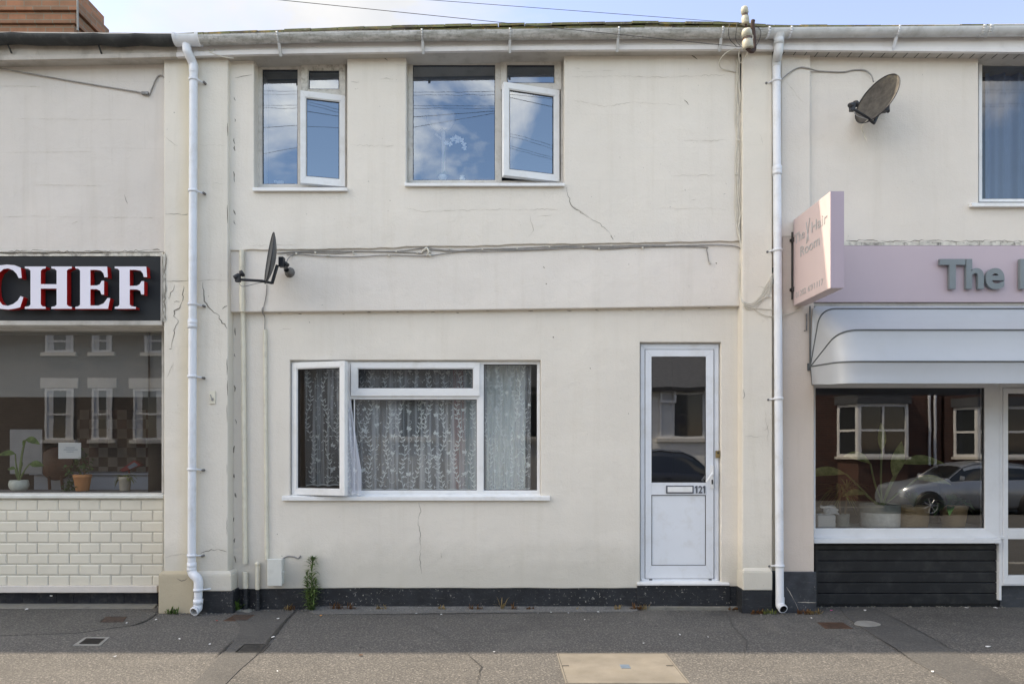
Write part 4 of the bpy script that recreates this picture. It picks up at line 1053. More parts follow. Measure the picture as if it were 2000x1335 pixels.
# fascia board & letters
fs_ = thing('fascia_sign', 'long pink fascia sign with raised grey letters above the awning', 'sign', (X(1900), -.08, Z(592, -.1)))
yf2 = -.10
mb = MB(); mb.box(X(1588, yf2), XB, yf2, .1, Z(590, yf2), Z(479.5, yf2)); mb.build('board', 'pink_fascia', fs_, bevel=.003)
mb = MB(); mb.box(X(1588, yf2), XB, yf2 + .02, .1, Z(597.5, yf2), Z(590.5, yf2)); mb.build('trim', 'soffit', fs_)
m_ = (D + yf2 - .03) / F
mb = MB(); yk = yf2 - .012
for word, p0, wd in (('The', 1832, 126), ('Hair', 1988, 165), ('Room', 2195, 215)):
    mb = MB(); place_text(mb, word, P(p0, 566, yk), (1, 0, 0), (0, -1, 0), wd * m_, 59 * m_, .03, 0, .028); mb.build('lettering', 'letter_grey', fs_)
# projecting sign
yfr, ybk = -.826, -.115; xs0 = X(1621.5, yfr); xs1 = X(1648.5, yfr); zb_, zt_ = Z(562.5, yfr), Z(373.5, yfr)
ps_ = thing('projecting_sign', 'pink box sign jutting from the wall over the awning end', 'sign', (xs0, ybk, zb_))
mb = MB(); mb.box(xs0, xs1, yfr, ybk, zb_, zt_); mb.build('box', 'pink_sign', ps_, bevel=.004)
mb = MB(); mb.box(xs0 + .001, xs1 - .001, yfr - .003, yfr + .01, zb_ + .001, zt_ - .001); mb.build('end_panel', 'pink_end', ps_)
mb = MB()
mb.tube([(xs0 + .0, -.10, zb_ + .06), (xs0 + .0, -.10, zt_ - .10)], .012, 6)
for zz_ in (zb_ + .14, zt_ - .17): mb.box(xs0 - .012, xs0 + .10, ybk - .02, -.06, zz_ - .02, zz_ + .02); mb.lathe((xs0 - .012, -.10, zz_), [(.001, 0), (.014, 0), (.014, .012), (.001, .012)], 8, axis=(-1, 0, 0))
mb.build('bracket', 'iron_dark', ps_, bevel=.002)
L = ybk - yfr; xf = xs0 - .001; zsp = zt_ - zb_
def st(body, fy, fz, w, h, dep=.004, off=.012):
    mbt = MB(); place_text(mbt, body, (xf, ybk - fy * L, zb_ + fz * zsp), (0, -1, 0), (-1, 0, 0), w * L, h * zsp, dep, 0, off); mbt.build('lettering', 'letter_pale', ps_)
st('The', .05, .70, .29, .115, .003, .0); st('Hair', .53, .70, .40, .115, .003, .0); st('Room', .22, .515, .52, .115, .003, .0); st('01202', .08, .075, .30, .065, .002, -.012); st('691', .43, .075, .18, .065, .002, -.012); st('117', .67, .075, .16, .065, .002, -.012)
for a, b in (((.385, .86), (.455, .64)), ((.485, .88), (.395, .62))):
    p0 = V((xf - .002, ybk - a[0] * L, zb_ + a[1] * zsp)); p1 = V((xf - .002, ybk - b[0] * L, zb_ + b[1] * zsp)); mbt = MB(); mbt.tube([p0, p1], [.0035, .0055], 6); mbt.build('scissor_blade', 'letter_pale', ps_)
# shopfront frame
ysf = .05; m_ = (D + ysf) / F
win = MB(); Bs = Basis((0, ysf, 0))
win.ring(Bs, X(1587, ysf), Z(1047.5, ysf), X(1953, ysf), Z(735, ysf), (6 * m_, 29 * m_, 21.5 * m_, 14.5 * m_), 0, -.07)
win.box(X(1587, ysf), X(1961, ysf), ysf - .012, ysf + .06, Z(1052, ysf), Z(1046, ysf))
shr = win.build('shop_window', ['upvc_shop'], shopR, bevel=.003)
tmp = MB(); fixed_pane(tmp, shr, ysf + .003, 1593, 757, 1923.5, 1031, 'glass_shop_right'); tmp.build('glazing_bead', ['upvc_shop', 'gasket'], shr, bevel=.0015)
mb = MB(); a, b = X(1590, -.02), X(1955, -.02); zt = Z(1052, -.02); zb2 = Z(1060.5, -.02)
mb.hexa([(a, -.02, zb2), (b, -.02, zb2), (b, -.02, zt), (a, -.02, zt), (a, .10, zb2), (b, .10, zb2), (b, .10, zt + .015), (a, .10, zt + .015)]); mb.build('sill', 'upvc_shop', shopR, bevel=.003)
# shop door
dr = MB(); dr.ring(Bs, X(1953.5, ysf), Z(1143, ysf), X(2160, ysf), Z(735, ysf), (5 * m_, 8 * m_, 21 * m_, 3 * m_), 0, -.07)
dR = dr.build('door', ['upvc_shop'], shopR, bevel=.003)
dl = MB(); Bd = Basis((0, ysf - .006, 0))
dl.ring(Bd, X(1958.7, ysf), Z(1140.5, ysf), X(2151, ysf), Z(757, ysf), (9.5 * m_, 10 * m_, 11 * m_, 18 * m_), 0, -.05)
dl.box(X(1968.5, ysf), X(2140, ysf), ysf - .007, ysf + .04, Z(1052, ysf), Z(1031, ysf))
dl.build('door_leaf', ['upvc_shop'], dR, bevel=.003)
for a, b in ((768, 1031), (1052, 1122)):
    pm = MB(); yy = ysf + .012; pm.sheet([(X(1968, yy), yy, Z(b, yy)), (X(2141, yy), yy, Z(b, yy)), (X(2141, yy), yy, Z(a, yy)), (X(1968, yy), yy, Z(a, yy))]); pm.build('pane', 'glass_shop_right', dR)
mb = MB(); mb.box(X(2160, ysf), XB, ysf, .3, -.05, Z(735, ysf)); mb.build('wall', 'plaster_pinkish', shopR)
mb = MB(); mb.box(X(1953, .09), X(2170, .09), .09, .3, -.05, Z(1142, .09)); mb.build('doorstep', 'plinth_grey', shopR, bevel=.004)
mb = MB(); mb.box(X(1951, .055), X(1956, .055), .055, .11, Z(1171, .055), Z(1052, .055)); mb.build('edge_trim', 'upvc_shop', shopR)
mb = MB(); ybd = .085
bt = [1062, 1072.5, 1094, 1115.5, 1136.5, 1157.5, 1179.5]
for a, b in zip(bt, bt[1:]):
    x0, x1 = X(1597, ybd), X(1950, ybd); z0, z1 = Z(b, ybd), Z(a, ybd)
    mb.hexa([(x0, ybd, z0 + .002), (x1, ybd, z0 + .002), (x1, ybd, z1 - .007), (x0, ybd, z1 - .007), (x0, ybd + .03, z0 + .002), (x1, ybd + .03, z0 + .002), (x1, ybd + .03, z1), (x0, ybd + .03, z1)])
mb.box(X(1588, ybd), X(1952, ybd), ybd + .02, ybd + .2, .0, Z(1058, ybd)); mb.box(X(1591, ybd), X(1596.5, ybd), ybd - .01, ybd + .1, .01, Z(1062, ybd))
mb.build('stall_riser', 'black_board', shopR, bevel=.0025)
# eaves right
mb = MB(); gutter(mb, 1500, 2700); gr_ = mb.build('gutter', 'gutter_pale', shopR)
for px in (1757,): bracket(gr_, px)
for px in (1923, 1936): bracket(gr_, px, 'gutter_pale', .026, False)
for px in (1503, 1546): bracket(gr_, px, 'pipe_white', .016, False)
fascia(shopR, 1512.5, 2700, 'fascia', 'soffit', True); roof(shopR, 1512, 2700, 'roof_tiles')
mb = MB(); mb.box(X(1583, 0), XB, 7.9, 8.1, -.1, 4.9); mb.build('back_wall', 'plaster_left', shopR)
mb = MB(); mb.box(XB, XB + .1, -.05, 8, -.1, 4.85); mb.build('side_wall', 'plaster_left', shopR)
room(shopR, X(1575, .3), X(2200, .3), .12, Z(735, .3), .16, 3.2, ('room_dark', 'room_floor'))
mb = MB(); mb.box(X(1588, .1), X(1953, .1), .11, .62, .64, .686); mb.build('window_board', 'paper', shopR)  # board coloured white as a reflector, bouncing daylight up onto the pots

# awning
aw = thing('awning', 'pale grey vinyl awning with dark seams over the salon window', 'awning', (X(1800), -.1, 1.9))
xp, yp_, zp = X(1582.5, -.11), -.11, Z(716, -.11); xe = 10.0
def rib(k_y, k_z, n=10, r=.10, dx=.012):
    """path from the pivot along the side to the front corner, then along the front"""
    A = V((xp, yp_, zp)); C_ = V((xp + dx, k_y, k_z)); pts = []
    ln = (C_ - A).length; c0 = A.lerp(C_, 1 - min(.9, r / ln)); c1 = C_ + V((r * 1.05, 0, 0))
    for i in range(n): pts.append(A.lerp(c0, i / n))
    for i in range(n): t = i / n; pts.append(c0 * (1 - t) ** 2 + C_ * 2 * t * (1 - t) + c1 * t * t)
    for i in range(7): pts.append(c1.lerp(V((xe, k_y, k_z)), (i / 6) ** 1.6))
    return pts
top = (-.112, Z(597.5, -.112)); r1 = (-.17, Z(603, -.17)); r2 = (-.52, Z(644.5, -.52)); r3 = (-.60, Z(706, -.60))
ribs = [rib(*top, r=.05, dx=.02), rib(*r1, r=.13, dx=.06), rib(*r2, r=.15, dx=.06), rib(*r3, r=.16, dx=.045)]
mb = MB()
def loft(mb, a, b, rows=5, sag=.02, mi=0):
    A, B = a, b; grid = []
    piv = V((0, yp_, zp))
    for j in range(rows + 1):
        t = j / rows; row = []
        for p, q in zip(A, B):
            m = p.lerp(q, t); dd = V((0, m.y - yp_, m.z - zp)); L_ = dd.length
            if L_ > .05: m = m - dd.normalized() * sag * math.sin(math.pi * t) * min(1, L_ / .4) + V((0, .016 * noise.noise(V((m.x * 5 + m.z * 9, m.z * 6, m.x * 1.5))) * math.sin(math.pi * t) * math.exp(-max(0, m.x - xp - .2) * .8), .003 * noise.noise(V((m.x * 4, m.z * 5, j)))))
            row.append(m)
        grid.append(row)
    n = len(A)
    for j in range(rows):
        for i in range(n - 1):
            mb.add([grid[j][i], grid[j][i + 1], grid[j + 1][i + 1], grid[j + 1][i]], [(0, 1, 2, 3)], mi, True)
loft(mb, ribs[0], ribs[1], 2, .0); loft(mb, ribs[1], ribs[2], 6, .025); loft(mb, ribs[2], ribs[3], 5, .02)
low = [p - V((-.01 if i < 3 else 0, 0, .170 if i > 9 else .15 + .002 * i)) for i, p in enumerate(ribs[3])]
low[0] = V((xp + .02, yp_ + .01, Z(752, yp_)))
loft(mb, ribs[3], low, 4, .006)
cv = mb.build('canopy', 'awning_vinyl', aw, merge=True, recalc=True)
for k in (1, 2, 3):
    mb = MB(); mb.tube([p + V((0, -.004, .002)) for p in ribs[k]], .0062, 6); mb.build('seam', 'awning_trim', aw)
mb = MB(); mb.tube([(xp - .004, yp_ - .004, zp - .01), (xp - .004, yp_ - .004, top[1])], .006, 6); mb.tube([(xp + .0, yp_ - .006, zp), low[0] + V((0, -.006, 0))], .005, 6)
mb.box(xp - .02, xp + .03, yp_ + .002, yp_ + .02, zp - .03, zp + .03); mb.build('frame', 'awning_trim', aw)
mb = MB(); mb.tube([(xp - .03, yp_ + .005, Z(612, yp_)), (xp - .03, yp_ + .005, Z(645, yp_)), (xp - .05, yp_ + .005, Z(645.5, yp_))], .005, 6); mb.build('side_bracket', 'metal_dull', aw)

# ================================================================== DOWNPIPES
def downpipe(name, label, xt, xb, yt, yb, outlet_px, outlet_w, brks, cpl, shoe, pipey):
    d = thing(name, label, 'drainpipe', (X(xb, pipey), pipey, .02), 'white drainpipes on the house fronts')
    r = .034; mp = 'pipe_white'
    mb = MB(); mb.tube([P(xt, yt, pipey), P(xb, yb, pipey)], r, 18); mb.build('pipe', mp, d)
    side = 1 if outlet_px < 1000 else -1
    for py in brks:
        px = xt + (xb - xt) * (py - yt) / (yb - yt); 
        if py > yb: px = shoe[0]
        mb = MB(); c = P(px, py, pipey)
        mb.lathe(c, [(r + .001, -.011), (r + .006, -.011), (r + .006, .011), (r + .001, .011)], 18)
        mb.tube([c + V((side * r, .0, .0)), c + V((side * (r + .03), .03, -.006)), c + V((side * (r + .045), .085, -.008))], .007, 6)
        mb.lathe(c + V((side * (r + .045), .02, -.008)), [(.001, 0), (.010, 0), (.011, .06)], 8, axis=(0, 1, 0), mi=1)
        mb.build('pipe_clip', [mp, 'metal_dull'], d)
    for py, px in cpl:
        mb = MB(); c = P(px, py, pipey); mb.lathe(c, [(r, -.04), (r + .005, -.04), (r + .005, -.01), (r + .0035, -.008), (r + .0035, -.002), (r + .005, 0), (r + .005, .035), (r, .035)], 18); mb.build('coupler', mp, d)
    return d, mp, r
py_ = YP - .055
dL, mp, r = downpipe('drainpipe', 'white drainpipe on the left pilaster, kinked twice near its foot', 378, 374.5, 138, 1108, 362, 0, (156, 373, 594, 735, 916, 1084), ((632, 376), (1106, 374.5)), None, py_)
mb = MB()   # neck from outlet
mb.tube(spline([P(364, 82, YG), P(365, 96, YG), P(367, 103, YG + .005), P(376, 122, py_ - .006), P(378, 130, py_), P(378, 142, py_)], 5), r + .003, 16); mb.build('offset_bend', mp, dL)
mb = MB()
mb.lathe((gx(338), YG, gz(360)), [(.001, 0)], 3) if False else None
seg = 14; x0, x1 = gx(339), gx(384); z = gz(360) + .004
for (a, b, rr) in ((x0, x1, .066), (x0 - .012, x0 + .014, .073), (x1 - .014, x1 + .012, .073)):
    vs = []
    for x in (a, b):
        for rr2 in (rr, rr - .006):
            for k in range(seg + 1): an = math.pi * k / seg; vs.append((x, YG - math.cos(an) * rr2, z - math.sin(an) * rr2 + (.006 if rr > .07 else 0)))
    n = seg + 1
    for k in range(seg):
        mb.add([vs[k], vs[k + 1], vs[2 * n + k + 1], vs[2 * n + k]], [(0, 1, 2, 3)], 0, True); mb.add([vs[n + k], vs[n + k + 1], vs[3 * n + k + 1], vs[3 * n + k]], [(0, 1, 2, 3)], 0, True)
        for q in (0, 2): mb.add([vs[q * n + k], vs[q * n + k + 1], vs[(q + 1) * n + k + 1], vs[(q + 1) * n + k]], [(0, 1, 2, 3)])
mb.build('outlet', mp, dL)
mb = MB(); yq = -.20
mb.tube(spline([P(374.5, 1098, py_), P(374.5, 1112, py_), P(377, 1120, py_ - .008), P(384, 1127, yq), P(387.5, 1135, yq), P(387.5, 1150, yq)], 5), r + .004, 16); mb.build('offset_bend', mp, dL)
mb = MB(); mb.tube([P(387.5, 1140, yq), P(386.8, 1186, yq)], r, 18); mb.build('pipe', mp, dL)
for py in (1151,):
    mb = MB(); c = P(387.3, py, yq); mb.lathe(c, [(r + .001, -.011), (r + .007, -.011), (r + .007, .011), (r + .001, .011)], 18); mb.tube([c + V((r, 0, 0)), c + V((r + .05, .05, .0))], .007, 6); mb.build('pipe_clip', mp, dL)
mb = MB(); c = P(387, 1174, yq); mb.lathe(c, [(r, -.02), (r + .006, -.02), (r + .006, .02), (r, .02)], 18); mb.build('coupler', mp, dL)
def shoe(d, px, py0, py1, y0, lean, m_in):
    mb = MB(); a = P(px, py0, y0); b = P(px, py1 - 6, y0); tip = b + V((lean * .012, -.055, -.035))
    path = spline([a, b, b + V((0, -.012, -.018)), tip], 5)
    mb.tube(path, r + .003, 18, cap=False); mb.tube(path, r - .003, 18, cap=False, mi=1)
    # rim
    t = (path[-1] - path[-2]).normalized(); mb.lathe(path[-1], [(r - .003, 0), (r + .003, 0), (r + .006, -.003), (r + .006, -.02), (r + .003, -.02)], 18, axis=tuple(t))
    mb.build('shoe', ['pipe_white', m_in], d, recalc=False)
shoe(dL, 386.5, 1176, 1189, yq, -1, 'gutter_grey')
pyr = -.15
dR2, mp, r = downpipe('drainpipe', 'straight white drainpipe between the cream house and the salon', 1516.5, 1523, 128, 1178, 1521, 0, (158, 488.5, 778, 1104), ((333, 1518),), None, pyr)
mb = MB(); mb.tube(spline([P(1521, 68, YG), P(1521.5, 92, YG), P(1519.5, 105, YG + .01), P(1517, 118, pyr), P(1516.5, 132, pyr)], 5), r + .003, 16); mb.lathe(P(1521.3, 82, YG), [(r + .002, -.025), (r + .008, -.025), (r + .008, .03), (r + .002, .03)], 16); mb.build('offset_bend', 'gutter_pale', dR2)
mb = MB(); mb.tube([(gx(1500), YG, gz(1520) - .002), (gx(1550), YG, gz(1520) - .002)], .0585, 16) if False else None
mb.lathe(P(1521, 73, YG), [(r + .02, .02), (r + .012, .0), (r + .003, -.03)], 16); mb.build('outlet', 'gutter_pale', dR2)
shoe(dR2, 1523.5, 1165, 1184, pyr, .6, 'gutter_old')

# ================================================================== PIPES, BOXES AND CABLES
mb = MB(); mb.tube([P(474.5, 611, -.03), P(478.5, 1100, -.03)], .020, 10); 
vp = thing('vent_pipe', 'cream painted wall pipe beside the left pilaster, black at its foot', 'pipe', (X(477), -.03, 0))
mb.build('pipe', 'painted_pipe', vp)
mb = MB(); mb.tube([P(472.5, 489.5, -.085), P(472.5, 530, -.085), P(473, 609, -.085)], .021, 10); mb.build('pipe', 'painted_pipe', vp)
mb = MB(); mb.tube([P(479, 1116, -.035), P(479, 1148, -.035)], .024, 10); mb.build('sleeve', 'painted_pipe', vp)
mb = MB(); mb.tube([P(479, 1148.3, -.035), P(479.5, 1200, -.035)], .024, 10); mb.build('foot', 'plinth_black', vp)
mb = MB(); mb.tube([P(503, 1098, -.03), P(503, 1150, -.03)], .019, 10); mb.lathe(P(503, 1099, -.03), [(.001, .012), (.018, .010), (.022, 0), (.022, -.02), (.019, -.022)], 10); mb.tube([P(503, 1150.3, -.03), P(503, 1200, -.03)], .0195, 10, mi=1)
tag(mb.build('pipe_stub', ['painted_pipe', 'plinth_black']), 'short capped cream pipe standing between wall pipe and meter box', 'pipe')
mb = MB(); mb.tube([P(517.5, 644, -.014), P(521, 1092, -.014)], .0165, 8); tag(mb.build('conduit', 'painted_pipe'), 'slim cream conduit running down into the meter box', 'conduit')
mx = thing('meter_box', 'small white utility box low on the cream wall beside the weed', 'meter box', (X(536), -.06, Z(1144, -.1)))
mb = MB(); mb.pbox(523, 1093, 549, 1142, -.10, -.001); mb.build('body', 'box_white', mx, bevel=.006)
mb = MB(); mb.pbox(521.5, 1090.5, 550.5, 1144, -.118, -.1005); mb.build('lid', 'box_white', mx, bevel=.007, seg=3)
mb = MB(); mb.pbox(550.6, 1115, 554, 1118, -.10, -.07); mb.build('catch', 'box_white', mx, bevel=.001)
mb = MB(); mb.tube(spline([P(550, 1092, -.006), P(560, 1086, -.006), P(572, 1086, -.006), P(582, 1089, -.006), P(587, 1084, -.006)], 5), .006, 6)
tag(mb.build('cable_stub', 'cable_grey'), 'short frayed grey cable end curling from the meter box', 'cable')
mb = MB(); mb.lathe(P(414, 780, YP - .02), [(.001, 0), (.010, 0), (.010, .05)], 8, axis=(0, 1, 0), mi=1); mb.pbox(409, 763, 420, 788, YP - .012, YP - .0005); mb.tube([P(411, 770, YP - .016), P(413, 777, YP - .02), P(417, 778, YP - .018)], .004, 6, mi=1)
tag(mb.build('wall_plate', ['painted_pipe', 'cable_grey'], bevel=.002), 'small cream wall plate with hook on the left pilaster', 'wall plate')
mb = MB(); mb.pbox(1508.5, 522, 1519, 553, -.085, -.05); tag(mb.build('junction_box', 'green_box', bevel=.003), 'dark green junction box tucked behind the right drainpipe', 'junction box')

def cable(name, label, paths, rr=.004, m='cable_grey', group=None, clips=(), cat='cable', seg=6):
    mb = MB()
    for q in paths: mb.tube(spline(q, 6), rr, seg)
    for c in clips: mb.box(c.x - .007, c.x + .007, c.y - .008, c.y + .008, c.z - .007, c.z + .007, 1)
    return tag(mb.build(name, [m, 'cable_white']), label, cat, group)
yb_ = YB - .008
def wobble(pts, y, a=1.0): return [P(px, py + R.uniform(-a, a), y) for px, py in pts]
bp1 = wobble([(545, 494), (575, 493), (620, 493), (660, 494), (700, 491), (770, 492), (812, 493), (823, 495), (840, 488), (880, 491), (930, 487), (1000, 487), (1060, 485), (1110, 482), (1180, 486), (1260, 482), (1372, 482), (1380, 488), (1384, 508), (1387, 515)], yb_, .6)
bp2 = wobble([(560, 497), (578, 496), (620, 499), (690, 501), (760, 498), (830, 499), (870, 494), (900, 490), (950, 490), (1050, 487), (1140, 483), (1200, 484), (1300, 480), (1400, 478), (1438, 481), (1446, 487)], yb_ - .004, .8)
bp3 = wobble([(540, 495), (600, 490), (680, 490), (775, 491), (830, 484), (850, 487), (890, 490), (945, 486), (1010, 484), (1100, 480), (1180, 481), (1300, 478)], yb_ - .002, .8)
clips = [P(px, py, yb_ - .004) for px, py in ((579, 495), (616, 493), (641, 498), (690, 493), (691, 495), (774, 491), (760, 499), (815, 493), (834, 498), (840, 492), (942, 487), (878, 485), (1010, 485), (1073, 482), (1170, 486), (1194, 479), (1255, 484), (1387, 513), (1139, 482))]
cable('cable_run', 'bunch of thin grey cables clipped along the band under the upper wall', [bp1, bp2, bp3], .0042, 'cable_grey', clips=clips)
mb = MB(); mb.tube(spline([P(823, 494, yb_ - .01), P(829, 487, yb_ - .02), P(833, 484, yb_ - .015), P(837, 490, yb_ - .02), P(836, 497, yb_ - .012), P(842, 499, yb_ - .01)], 6), .008, 6)
tag(mb.build('cable_joint', 'cable_white'), 'pale knotted cable joint halfway along the band cables', 'cable joint')
# vertical bunch beside the right pilaster
yv = YU - .012
cv_paths = []
for k in range(4):
    a = 1439 + k * 2.0; pts = []
    py = 100 + k * 4
    while py < 470: pts.append(P(a + R.uniform(-3.2, 3.2), py, yv - .004 * k)); py += 42
    pts.append(P(1446 + k * .5, 478, yv - .01)); pts.append(P(1448, 500, YB - .02)); py = 520
    while py < 580: pts.append(P(1446 + R.uniform(-2.5, 2.5), py, YB - .014 - .003 * k)); py += 25
    pts += [P(1449 + k, 588, YP - .006), P(1460 + 3 * k, 604 - 4 * k, YP - .010 - .003 * k), P(1476 + 3 * k, 598 - 7 * k, YP - .01), P(1490 + 2 * k, 584 - 9 * k, YP - .01), P(1505, 566 - 8 * k, YP - .008), P(1512, 530, -.10)]
    cv_paths.append(pts)
cable('cable_bundle', 'bundle of cream cables hanging down the corner beside the right pilaster', cv_paths, .0036, 'cable_white', clips=[P(1443, 274, yv - .01), P(1438, 340, yv - .005), P(1449, 545, YB - .03)])
cable('cable_loop', 'two loose cream cables sagging across the right pilaster behind the drainpipe', [[P(1462, 600, YP - .01), P(1480, 602, YP - .01), P(1505, 604, YP - .006), P(1530, 606, YP + .02)], [P(1470, 598, YP - .012), P(1485, 612, YP - .012), P(1510, 618, YP - .006), P(1545, 612, yp2 - .006), P(1565, 600, yp2 - .006)],
      [P(1478, 592, YP - .014), P(1495, 580, YP - .014), P(1507, 580, YP - .008)]], .0035, 'cable_white')
mb = MB(); mb.tube(spline([P(1446, 100, yv), P(1448, 200, yv + .004), P(1449, 300, yv), P(1448, 470, yv)], 4), .007, 6)
tag(mb.build('earth_cable', 'cable_dark'), 'dark cable in the corner behind the cream cable bundle', 'cable')
cable('feed_cable', 'dark overhead cable stapled across the wall above the CHEF sign', [[P(-500, 60, -.12), P(-100, 118, YLU - .03), P(20, 137, YLU - .02), P(150, 160, YLU - .012), P(270, 180, YLU - .012), P(283, 184, YLU - .015), P(291, 186, YLU - .008), P(298, 170, YLU - .008), P(306, 152, YLU - .008), P(314, 147, YLU - .01), P(321, 152, YLU - .01)]], .0055, 'cable_grey')
mb = MB(); c = P(283, 182, YLU - .02); mb.box(c.x - .03, c.x + .03, c.y - .008, c.y + .012, c.z - .012, c.z + .012); tag(mb.build('cable_clamp', 'metal_dull', bevel=.003), 'rusty cable clamp at the end of the wall cable', 'clamp')
cable('aerial_cable', 'grey cable arching from the right drainpipe to the lichened dish', [[P(1526, 156, yp2 - .03), P(1545, 140, yp2 - .01), P(1563, 132, yp2 - .008), P(1580, 134, yp2 - .008), P(1600, 139, YRU - .01), P(1645, 141, YRU - .008), P(1668, 137, YRU - .008), P(1690, 138, YRU - .01), P(1702, 148, YRU - .03), P(1706, 160, YRU - .06)]], .0055, 'cable_grey')
cable('eaves_cable', 'pale loose cable poking from the fascia beside the left drainpipe', [[P(388, 98, -.185), P(402, 100, -.19), P(425, 108, -.20), P(440, 112, -.20), P(456, 114, -.19)], [P(408, 97, -.185), P(413, 102, -.195), P(420, 96, -.186)]], .0045, 'cable_white')
cable('dish_cable', 'thin grey cable dropping from the dark dish to the conduit', [[P(521, 555, YB - .01), P(520, 575, YB - .008), P(516, 595, YB - .008), P(514, 606, YB - .01), P(513, 612, -.012), P(517, 620, -.012), P(517, 646, -.012)], [P(513, 600, YB - .01), P(512, 607, YB - .01), P(517, 618, -.012)]], .0042, 'cable_grey')

# insulators on their iron bracket at the eaves
ins = thing('insulator_bracket', 'rusty bracket with porcelain insulators clamped over the gutter', 'insulator', (X(1462, -.33), -.33, Z(100, -.33)))
def insul(c, tilt, h, rr):
    mb = MB(); ax = V(tilt).normalized()
    mb.lathe(c, [(.001, 0), (rr * .95, 0), (rr, h * .06), (rr * .96, h * .40), (rr * .78, h * .45), (rr * .74, h * .58), (rr * .98, h * .62), (rr * .92, h * .86), (rr * .7, h * .98), (.001, h)], 16, axis=tuple(ax))
    mb.lathe(c, [(rr * .80, h * .45), (rr * .78, h * .585)], 16, mi=1, axis=tuple(ax)); return mb.build('insulator', ['porcelain', 'porcelain_brown'], ins)
yi = -.36
insul(P(1461, 95, yi), (-.12, -.1, 1), .155, .044); insul(P(1456.5, 47, yi + .02), (-.1, -.05, 1), .14, .031)
mb = MB()
mb.tube(spline([P(1458, 92, yi), P(1466, 100, yi + .01), P(1473, 96, yi + .03), P(1472, 70, yi + .05), P(1470, 48, yi + .05), P(1471, 40, yi + .05)], 5), .017, 8)
mb.tube(spline([P(1456, 47, yi + .02), P(1460, 56, yi + .04), P(1470, 57, yi + .05)], 5), .010, 8)
mb.tube([P(1470, 66, yi + .05), P(1470, 62, -.18)], .012, 8)
mb.build('iron_arm', 'iron_rusty', ins)
cable('loop_cable', 'two small loops of cable hanging under the insulator bracket', [[P(1455, 92, yi), P(1445, 97, -.20), P(1443, 112, -.18), P(1447, 123, -.17), P(1456, 112, -.2), P(1462, 97, yi + .05)], [P(1438, 95, -.2), P(1420, 102, -.2), P(1406, 118, -.15), P(1408, 133, -.1), P(1425, 138, YU - .01), P(1442, 142, YU - .01)],
      [P(1464, 64, yi - .01), P(1470, 70, yi - .02), P(1468, 84, yi - .01), P(1464, 90, yi)]], .0042, 'cable_white')
cable('gutter_wires', 'thin dark wires wrapped round the gutter beside the insulators', [[P(1425, 47, -.30), P(1423, 60, -.31), P(1426, 78, -.29), P(1440, 92, -.3)], [P(1440, 44, -.30), P(1438, 60, -.31), P(1438, 80, -.29), P(1450, 93, yi)], [P(1480, 52, -.3), P(1486, 62, -.31), P(1484, 75, -.3), P(1476, 92, yi)]], .0028, 'cable_dark')
a = P(1447, 92, yi); b_ = V((-12, -2.7, 4.95))
def sagline(a, b, sag, n=30): return [a.lerp(b, i / n) - V((0, 0, sag * 4 * (i / n) * (1 - i / n))) for i in range(n + 1)]
mb = MB(); b1 = V((X(545, -.97), -.97, Z(0, -.97))); dr_ = (b1 - a); mb.tube([a + dr_ * (i / 20) * 2.6 for i in range(21)], .0022, 6)
tag(mb.build('overhead_wire', 'cable_dark'), 'lower overhead wire crossing the gutter to the larger insulator', 'wire', 'overhead wires at the eaves')
a2 = P(1452, 46, yi); b2 = V((X(905, -.9), -.9, Z(5, -.9))); mb = MB(); mb.tube([a2 + (b2 - a2) * (i / 20) * 3.6 for i in range(21)], .0018, 6)
tag(mb.build('overhead_wire', 'cable_dark'), 'upper overhead wire against the sky to the smaller insulator', 'wire', 'overhead wires at the eaves')

